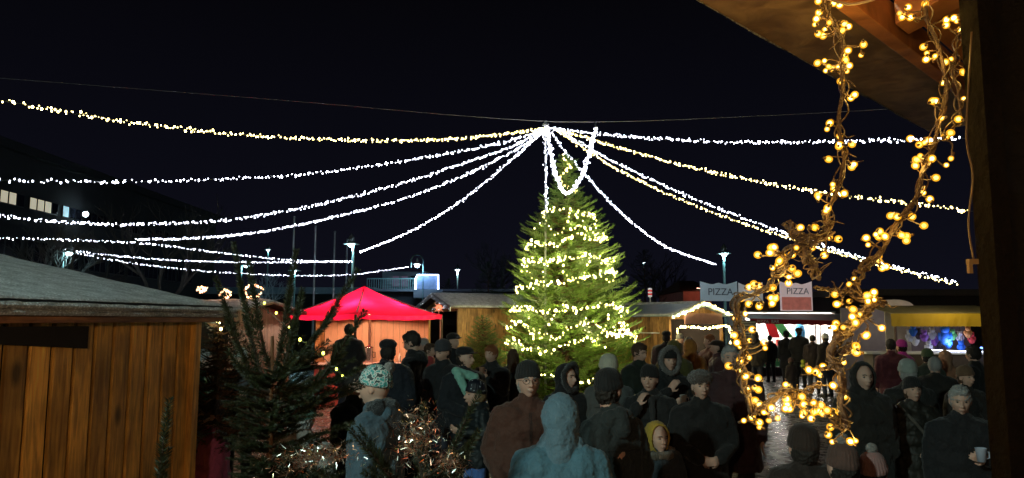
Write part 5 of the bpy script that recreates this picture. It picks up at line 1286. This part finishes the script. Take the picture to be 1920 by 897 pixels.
    if scarf:
        mb = MB()
        for k in range(14):
            a0, a1 = 2*math.pi*k/14, 2*math.pi*(k+1)/14; f = lambda a: T(.092*math.cos(a), .005+.095*math.sin(a), 1.475 + .018*math.sin(a*2)); mb.cap(f(a0), f(a1), .034, .034, 8)
        mb.cap(T(.03, -.12, 1.46), T(.05, -.155*b, 1.25), .035, .028); link('scarf', fuse(mb, 'scarf', max(vx, .01), 2, .012, .04), cloth(scarf), root)
    # hair
    if hair != 'none' and hat != 'hood':
        mb = MB(); Mx = MH
        if hat in ('none', 'grey'): mb.ell((0, .018, .022), (.086, .103, .112), Mx, 26, 20); mb.ell((0, -.045, .085), (.062, .045, .035), Mx)
        else: mb.ell((0, .024, -.005), (.081, .094, .10), Mx, 22, 16)
        if hair.endswith('long'): mb.cap(Mx @ Vector((0, .055, .02)), Mx @ Vector((0, .085, -.20)), .078, .06); mb.cap(Mx @ Vector((.065, .02, 0)), Mx @ Vector((.075, -.01, -.19)), .03, .025); mb.cap(Mx @ Vector((-.065, .02, 0)), Mx @ Vector((-.075, -.01, -.19)), .03, .025)
        link('hair', fuse(mb, 'hair', max(vx, .007), 1, .030, .016), M_hairs[hair.split('_')[0]], root)
    # headgear
    if hat in ('beanie', 'bobble', 'fisher'):
        prof = [(.001, .020), (.088, .020), (.094, .028), (.095, .055), (.090, .064), (.0885, .068), (.086, .095), (.074, .125), (.050, .147), (.02, .157), (.001, .158)]
        if hatk == 'pattern': prof = [(r*1.03, z) for r, z in prof]
        m = MB(); Mt = MH @ Matrix.Rotation(R(-9), 4, 'X') @ Matrix.Translation((0, .008, -.004)); sd = Vector((people_n*3.7, 0, 0)); m.lathe(prof, 96, .97, 1.13, Mt, fn=lambda a, z: 1 + .022*math.cos(24*a) + .07*noise.noise(Vector((math.cos(a), math.sin(a), z*9)) + sd))
        ho = link('hat', m.mesh('hat', smooth=True), cloth(hatc, hatk), root)
        if hat == 'bobble': m = MB(); m.ell((0, .0, 0), (.038, .038, .038), MH @ Matrix.Translation((0, .10, .13) if hatk == 'pattern' else (0, .02, .17))); link('bobble', fuse(m, 'bobble', .006, 0, .02, .012), cloth((.3, .28, .26), 'fur'), ho)
    elif hat == 'fur':
        mb = MB(); 
        mb.ell((0, .012, .075), (.112, .122, .078), MH, 24, 16); link('hat', fuse(mb, 'hat', max(vx, .007), 1, .035, .02), cloth(hatc, 'fur'), root)
    elif hat == 'cap':
        mb = MB(); mb.ell((0, .012, .075), (.095, .112, .062), MH, 24, 14); mb.ell((0, -.10, .062), (.07, .06, .010), MH); link('hat', fuse(mb, 'hat', max(vx, .007), 3, .006, .03), cloth(hatc), root)
    if hat == 'hood':
        m = MB(); prof = []
        for k in range(15): th = R(4 + 122*k/14); prof.append((math.sin(th), math.cos(th)))
        for k in range(14, -1, -1): th = R(4 + 122*k/14); prof.append((math.sin(th)*.88, math.cos(th)*.88))
        Mq = MH @ Matrix.Translation((0, .025, .004)) @ Matrix.Rotation(R(-90), 4, 'X') @ Matrix.Diagonal((.112, .146, .125, 1))
        m.lathe(prof, 36, 1, 1, Mq); 
        m.cap(MH @ Vector((0, .055, -.05)), T(0, .03, 1.44), .092, .098); m.cap(MH @ Vector((.055, .03, -.10)), T(.10, .0, 1.41), .055, .085); m.cap(MH @ Vector((-.055, .03, -.10)), T(-.10, .0, 1.41), .055, .085)
        ho = link('hood', fuse(m, 'hood', max(vx, .007), 3, .022, .06), cloth(hatc if hatc else coat, hatk), root)
        if furc:
            m = MB(); n = 22
            for k in range(n):
                a0, a1 = 2*math.pi*k/n, 2*math.pi*(k+1)/n; f = lambda a: MH @ Vector((.098*math.cos(a), -.055 + .02*math.cos(2*a), .004 + .138*math.sin(a))); m.cap(f(a0), f(a1), .030, .030, 8)
            link('fur_trim', fuse(m, 'fur_trim', max(vx, .006), 0, .035, .014), cloth(furc, 'fur'), ho)
    if near or d < 10:
        for s_ in (-1, 1):
            m = MB(); m.ell((s_*.031, -.076, .010), (.0125, .0095, .0062), MH); e = link('eye', m.mesh('eye', smooth=True), M_eye, root)
            m = MB(); m.ell((s_*.031, -.0835, .0105), (.0062, .0035, .0058), MH); link('iris', m.mesh('iris', smooth=True), M_iris, e)
            m = MB(); m.tube([MH @ Vector((s_*x, y, z)) for x, y, z in ((.014, -.098, .027), (.030, -.096, .033), (.046, -.082, .028))], .0035, 6); link('eyebrow', m.mesh('eyebrow'), M_hairs[hair.split('_')[0] if hair != 'none' else 'dark'], root)
        m = MB(); m.ell((0, -.1005, -.0565), (.020, .003, .0022), MH); link('mouth', m.mesh('mouth'), mat('lips_dark', (.16, .05, .045), .5) if 'lips' not in _cl else _cl['lips'], root)
    if glasses:
        m = MB()
        for s_ in (-1, 1):
            m.tube([MH @ Vector((s_*.034 + .024*math.cos(a), -.108 + .006*abs(math.cos(a)), .008 + .018*math.sin(a))) for a in np.linspace(0, 6.28, 17)[:-1]], .0018, 5, True)
            m.tube([MH @ Vector((s_*.058, -.104, .012)), MH @ Vector((s_*.078, -.02, .012)), MH @ Vector((s_*.08, .02, .004))], .0018, 5)
        m.tube([MH @ Vector((-.01, -.108, .012)), MH @ Vector((0, -.113, .016)), MH @ Vector((.01, -.108, .012))], .0018, 5); link('glasses', m.mesh('glasses'), M_black, root)
    if bag:
        m = MB(); m.tube([T(-.16, -.03, 1.49), T(-.05, -.155*b, 1.32), T(.1, -.165*b, 1.12), T(.215*b, -.08, .98)], .016, 6); link('bag_strap', m.mesh('bag_strap'), cloth(bag), root)
        m = MB(); m.cap((.27*b, -.05, .95), (.27*b, .10, .95), .07, .07); m.cap((.27*b, -.05, .82), (.27*b, .10, .82), .08, .08); link('shoulder_bag', fuse(m, 'bag', .012, 3, .01, .05), cloth(bag), root)
    if extra: extra(root, T, MH, vx)
    if cup:
        MW = Matrix.Translation(root.location) @ Matrix.Rotation(R(rz), 4, 'Z') @ Matrix.Scale(s, 4)
        if arms[0] in ('hold', 'phone', 'clasp') and arms[0] == arms[1]: q = (J[1][2] + J[-1][2])/2 + Vector((0, -.075, .05))
        else:
            k = 1 if arms[0] in ('hold', 'face', 'phone', 'reach') else -1; q = J[k][2] + J[k][3].normalized()*.09 + Vector((0, -.03, .03))
        q = MW @ q; m = MB(); m.lathe([(.001, -.045), (.027, -.045), (.037, .045), (.040, .048), (.036, .050), (.034, .044), (.001, .036)], 20)
        c = m.obj('cup', mat('cup_' + str(people_n), cup[1], .5, var=.05), None, True, label=cup[0], cat='cup', group='cups held by visitors'); c.location = q
        m = MB(); m.tube([(.034, 0, .025), (.056, 0, .02), (.056, 0, -.02), (.031, 0, -.025)], .005, 6); m.obj('handle', c.data.materials[0], c)
    return root
_cl['lips'] = mat('lips_dark', (.16, .05, .045), .5)
BLK, NAVY, DGR, BRN = (.018, .018, .02), (.015, .02, .045), (.02, .03, .026), (.05, .03, .02)
# nearest
person(990, 672, 5.4, 4, 'man in a reddish brown jacket, black knitted hat and glasses facing the camera', (.085, .03, .017), arms=('pocket', 'pocket'), hat='beanie', hatc=(.02, .02, .02), hair='grey', glasses=True, bulk=1.12, hood=True, hy=6, trousers=BLK)
person(1050, 730, 4.1, 176, 'person seen from behind in a pale blue grey coat with the hood up', (.07, .17, .23), 'cloth', arms=('pocket', 'pocket'), hat='hood', hatc=(.11, .20, .26), hair='none', bulk=1.12, long=.15, trousers=BLK)
person(1143, 686, 4.9, 205, 'man in dark jacket and black knitted hat seen from behind, turning left', (.035, .045, .045), 'cloth', arms=('pocket', 'down'), hat='beanie', hatc=(.012, .012, .012), hair='dark', bulk=.96, hy=-62, hood=True, trousers=BLK)
person(708, 680, 4.9, -105, 'man in pale blue jacket and patterned bobble hat looking left', (.08, .13, .17), 'cloth', arms=('down', 'down2'), hat='bobble', hatk='pattern', hatc=(.2, .5, .5), hair='none', bulk=1.16, hy=5, hood=True, trousers=NAVY,
       extra=lambda root, T, MH, vx: link('collar', fuse(MB().cap(T(-.07, .04, 1.50), T(.07, .04, 1.50), .075, .075).cap(T(0, .12, 1.42), T(0, .10, 1.50), .075, .07), 'collar', .009, 3, .03, .05), cloth((.02, .02, .025), 'fur'), root))
# left of centre
person(775, 616, 9.6, -100, 'tall young man in black bending his bare dark haired head to the left', BLK, arms=('down', 'hold'), hat='none', hair='dark', hp=22, hy=-5, bulk=1.05, hood=True, trousers=NAVY, long=.1)
person(727, 631, 8.4, 172, 'broad person in dark navy coat and cap seen from behind before the booth', (.012, .016, .03), arms=('pocket', 'pocket'), hat='cap', hatc=(.015, .015, .02), hair='dark', bulk=1.3, hood=True, hy=30)
person(832, 634, 9.0, -35, 'man in long black coat and grey knitted hat looking down', (.014, .014, .018), arms=('pocket', 'pocket'), hat='beanie', hatc=(.05, .05, .06), hair='dark', long=.12, bulk=1.18, hp=14, trousers=(.05, .06, .09))
person(872, 645, 8.6, 35, 'person in dark coat with a mint green shawl over the shoulders', (.012, .018, .028), arms=('down', 'clasp'), hat='cap', hatc=(.012, .012, .015), hair='dark', hy=25, bulk=1.15, long=.1,
       extra=lambda root, T, MH, vx: link('shawl', fuse(MB().cap(T(-.16, -.07, 1.50), T(.06, -.12, 1.42), .05, .055).cap(T(-.14, -.11, 1.44), T(-.05, -.19, 1.18), .055, .03).cap(T(.05, -.12, 1.43), T(-.04, -.19, 1.2), .05, .03), 'shawl', .010, 2, .02, .05), cloth((.30, .66, .54)), root))
person(850, 621, 12, 20, 'person in a black cap and dark jacket standing behind the mint shawl', BLK, arms=('down', 'down'), hat='cap', hatc=(.02, .02, .02), hy=30, bulk=1.05)
person(893, 708, 7.6, -60, 'child in a black jacket and dotted dark hat with bright blue jeans', (.025, .035, .04), 'shiny', arms=('hold', 'hold'), hat='beanie', hatk='stars', hatc=(.01, .015, .03), hair='blond', trousers=(.10, .22, .60), child=True, bulk=1.02, hood=True)
person(922, 642, 10, -30, 'red haired person in black coat holding a cup left of the fir', BLK, arms=('phone', 'down'), hat='none', hair='ginger', bulk=1.1, cup=('brown cup held by the red haired person', (.4, .22, .15)), hp=8)
person(962, 650, 11.2, 170, 'person with long brown hair seen from behind, before the fir', (.03, .022, .018), arms=('down', 'down'), hat='none', hair='brown_long', bulk=1.0)
person(795, 630, 13.5, -70, 'grey haired person in dark clothes right of the canopy post', (.05, .045, .05), arms=('down', 'down'), hat='none', hair='grey')
person(806, 640, 12.5, 60, 'person in a bright red jacket under the right corner of the canopy', (.55, .07, .07), arms=('down', 'down'), hat='none', hair='brown')
person(655, 604, 15.5, 175, 'dark figure standing at the left end of the booth counter', (.02, .018, .022), arms=('down', 'hold'), hat='none', hair='dark', bulk=1.15, long=.2)
person(664, 600, 18.6, -20, 'booth keeper in a white apron leaning behind the counter', (.75, .6, .55), arms=('reach', 'down'), hat='none', hair='dark', hp=15, h=1.75)
person(1062, 678, 7.3, 25, 'woman in black with a wide black fur hood looking right', (.015, .014, .016), arms=('down', 'down'), hat='hood', hatc=(.014, .013, .015), furc=(.02, .018, .018), hair='none', hy=18, bulk=1.08)
person(1140, 662, 7.4, 185, 'person in a tall pale woollen hat behind the black knitted hat', (.10, .10, .095), arms=('down', 'down'), hat='beanie', hatc=(.55, .53, .42), hair='grey', headk=1.05, bulk=1.05)
person(1197, 638, 9.8, 30, 'bareheaded man in a dark green coat at the right edge of the fir', (.02, .035, .022), arms=('down', 'down'), hat='none', hair='brown', hp=12, hy=8, bulk=1.1)
person(1216, 680, 6.9, -18, 'woman in black hat and scarf holding a white napkin to her mouth', (.022, .02, .02), 'cloth', arms=('clasp', 'face'), hat='beanie', hatc=(.014, .012, .012), scarf=(.05, .045, .045), hair='dark', bulk=1.1, hy=-5, hood=True)
person(1252, 648, 8.2, 8, 'woman in grey trimmed hood and black hat holding a white cup', (.016, .015, .016), arms=('hold', 'phone'), hat='hood', hatc=(.03, .028, .028), furc=(.16, .15, .14), hair='none', bulk=1.08, cup=('white cup held up by the woman in the grey trimmed hood', (.75, .75, .72)),
       extra=lambda root, T, MH, vx: link('hat', MB().lathe([(.001, .02), (.083, .02), (.086, .05), (.08, .09), (.05, .125), (.001, .135)], 32, .97, 1.1, MH @ Matrix.Translation((0, -.006, .006))).mesh('hat', smooth=True), cloth((.012, .012, .012)), root))
person(1310, 690, 6.3, 2, 'woman in a long black coat and brown fur hat, hands folded', (.014, .012, .012), arms=('clasp', 'clasp'), hat='fur', hatc=(.09, .06, .045), hair='brown', long=.35, bulk=1.15, trousers=BLK)
person(1228, 783, 5.9, 10, 'small child in mustard yellow bonnet and dark jacket with fur collar', (.04, .05, .06), arms=('clasp', 'clasp'), hat='hood', hatc=(.55, .34, .04), hair='none', child=True, bulk=1.12, hy=12,
       extra=lambda root, T, MH, vx: link('fur_collar', fuse(MB().cap(T(-.14, .02, 1.44), T(.14, .02, 1.44), .075, .075).cap(T(-.10, -.09, 1.43), T(.10, -.09, 1.43), .045, .045), 'fur_collar', .009, 0, .03, .02), cloth((.20, .14, .09), 'fur'), root))
person(1368, 640, 7.4, -12, 'tall bareheaded man in a dark wine coloured coat left of the twig star', (.06, .02, .022), arms=('down', 'pocket'), hat='none', hair='grey', bulk=1.2, long=.25, trousers=BLK)
person(1292, 634, 12.5, 195, 'person in a bright orange jacket seen from behind at the right stall', (.50, .19, .03), arms=('down', 'hold'), hat='hood', hatc=(.50, .20, .03), hair='none', bulk=1.25)
person(1262, 635, 11.3, 185, 'person in an olive hooded jacket left of the orange jacket', (.14, .12, .03), arms=('down', 'down'), hat='hood', hatc=(.15, .13, .03), hair='none', bulk=1.2)
person(1249, 607, 15.5, 160, 'dark figure at the left end of the right stall opening', (.03, .018, .015), arms=('down', 'down'), hat='cap', hatc=(.02, .02, .02), bulk=1.2, h=1.9)
person(1274, 612, 18.5, 30, 'woman with light hat facing out before the right stall', (.18, .12, .08), arms=('hold', 'hold'), hat='beanie', hatc=(.4, .36, .3), hair='brown', h=1.78)
person(1290, 616, 17, 10, 'person in brown jacket facing out before the right stall', (.12, .07, .045), arms=('down', 'phone'), hat='beanie', hatc=(.10, .09, .10), h=1.72)
person(1330, 618, 14, -70, 'person in rust brown jacket looking left at the right stall', (.14, .045, .025), arms=('down', 'reach'), hat='none', hair='ginger', bulk=1.2, h=1.85)
person(1344, 632, 12.5, -90, 'person in a wine red jacket at the right edge of the right stall', (.09, .03, .035), arms=('hold', 'hold'), hat='cap', hatc=(.05, .03, .02), bulk=1.15, h=1.78)
person(1378, 622, 15, 190, 'dark figure between the right stall and the twig star', (.03, .02, .018), arms=('down', 'down'), hat='beanie', hatc=(.02, .02, .02), bulk=1.1, h=1.8)
# at the pizza stand
QP = 'customers in front of the pizza stand'
person(1442, 624, 26, 180, 'slim dark figure on the left before the pizza stand', (.03, .022, .02), hat='none', hair='dark', h=1.62, group=QP, trousers=BLK)
person(1473, 616, 24.5, 184, 'figure in a long dark coat in the middle before the pizza stand', (.02, .018, .02), hat='beanie', long=.3, h=1.78, bulk=1.15, group=QP, trousers=BLK)
person(1497, 612, 24, 175, 'tall broad dark figure right of the long coat at the pizza stand', (.025, .022, .022), hat='fur', hatc=(.03, .02, .02), h=1.88, bulk=1.2, group=QP, trousers=BLK, arms=('hold', 'down'))
person(1522, 625, 22, 160, 'figure with a lime green bag at the pizza stand', (.04, .02, .018), hat='none', hair='dark', h=1.7, bulk=1.1, group=QP, bag=(.5, .55, .04))
person(1546, 618, 21, 200, 'figure in a white hat at the right end of the pizza queue', (.035, .022, .018), hat='beanie', hatc=(.75, .72, .7), h=1.75, bulk=1.15, group=QP)
person(1415, 612, 22, 150, 'dark figure at the left end of the pizza stand, behind the twigs', (.03, .02, .018), hat='hood', hatc=(.03, .02, .018), hair='none', h=1.8, bulk=1.1, group=QP)
person(1480, 690, 20.3, 190, 'child in dark snow suit behind the grown ups at the pizza stand', (.05, .03, .03), hat='beanie', hatc=(.1, .04, .03), h=1.1, child=True, group=QP)
# right
person(1612, 674, 6.6, 8, 'man in a dark coat with a wide black hood right of the twig star', (.03, .024, .018), arms=('pocket', 'down'), hat='hood', hatc=(.02, .016, .012), hair='none', bulk=1.22, long=.2, hy=-8, trousers=BLK)
person(1703, 702, 6.9, -6, 'woman in black headband and padded olive brown coat with a bag strap', (.05, .045, .035), 'shiny', arms=('clasp', 'down'), hat='beanie', hatc=(.02, .018, .016), hair='brown', bulk=1.12, long=.2, quilt=.12, hood=True, bag=(.12, .10, .08), hp=-6, trousers=(.15, .22, .34))
person(1697, 672, 7.9, 170, 'person in a pale grey green woollen hat behind the padded coat', (.03, .026, .022), arms=('down', 'down'), hat='beanie', hatc=(.42, .45, .40), hair='grey', headk=1.08, bulk=1.1)
person(1790, 714, 5.7, -14, 'grey haired woman in a black coat holding a white cup', (.016, .016, .02), arms=('hold', 'down'), hat='none', hair='grey', hatc=(.3, .3, .3), bulk=1.16, long=.2, hp=8, cup=('white and blue cup held by the grey haired woman', (.6, .66, .8)), hy=-10, trousers=BLK)
person(1748, 664, 9.5, 150, 'person with greyish hair behind the two women at the right', (.03, .025, .02), arms=('down', 'down'), hat='none', hair='grey', bulk=1.2)
person(1803, 682, 8.2, 12, 'person in a brown knitted hat behind the grey haired woman', (.04, .028, .02), arms=('down', 'down'), hat='beanie', hatc=(.20, .11, .06), hair='brown', bulk=1.15)
person(1668, 632, 13.5, 165, 'person in a dark red jacket at the counter of the toy stall', (.12, .02, .03), arms=('down', 'hold'), hat='none', hair='dark', h=1.78, bulk=1.15)
person(1688, 634, 13.9, 195, 'person in a magenta jacket beside the dark red jacket', (.55, .03, .35), arms=('hold', 'down'), hat='beanie', hatc=(.55, .03, .38), h=1.74)
person(1768, 648, 12.5, 180, 'person in an orange pink hooded jacket before the toys', (.55, .25, .14), arms=('down', 'down'), hat='hood', hatc=(.55, .28, .16), hair='none', h=1.6)
person(1735, 655, 11.5, 170, 'person in a moss green hat before the toy stall', (.05, .06, .04), arms=('down', 'down'), hat='beanie', hatc=(.10, .14, .06), h=1.66)
person(1822, 640, 10.5, 200, 'dark figure at the far right beside the boards', (.02, .018, .016), hat='none', hair='dark', h=1.75, bulk=1.1)
person(1497, 788, 4.6, 178, 'child in a dark brown jacket seen from behind under the twig star', (.035, .02, .014), arms=('down', 'down'), hat='beanie', hatc=(.05, .025, .015), child=True, bulk=1.15, trousers=BLK)
person(1567, 822, 4.4, 190, 'small child in dark red with a brown hat under the twig star', (.05, .018, .015), arms=('down', 'down'), hat='bobble', hatc=(.12, .06, .045), child=True, bulk=1.12, trousers=BLK)
person(1622, 838, 4.6, 150, 'small child with a pinkish hat low between the hooded man and the star', (.10, .03, .03), arms=('down', 'down'), hat='bobble', hatc=(.42, .22, .2), child=True, bulk=1.08)
# left behind the near firs
person(383, 650, 8.6, 110, 'woman in a green coat with light hair at the corner of the near stall', (.02, .17, .10), arms=('down', 'hold'), hat='none', hair='grey', bulk=1.15, long=.25)
person(405, 742, 5.6, -60, 'person in a pink coat with a pale blue scarf behind the near fir', (.42, .10, .26), arms=('hold', 'down'), hat='beanie', hatc=(.02, .02, .03), scarf=(.30, .42, .60), hair='dark', bulk=1.15, long=.2)
person(668, 690, 6.6, 60, 'person in dark green raising a gloved arm beside the fir', (.015, .035, .025), arms=('reach', 'phone'), hat='none', hair='dark', bulk=1.1)
person(575, 745, 5.2, 165, 'person in a pale grey jacket half hidden low behind the near fir', (.35, .33, .30), arms=('down', 'down'), hat='beanie', hatc=(.25, .6, .55), hair='grey', bulk=1.1)
person(455, 650, 9.5, 20, 'person in a white hat behind the near fir', (.10, .10, .11), arms=('hold', 'hold'), hat='beanie', hatc=(.7, .7, .68), bulk=1.05)
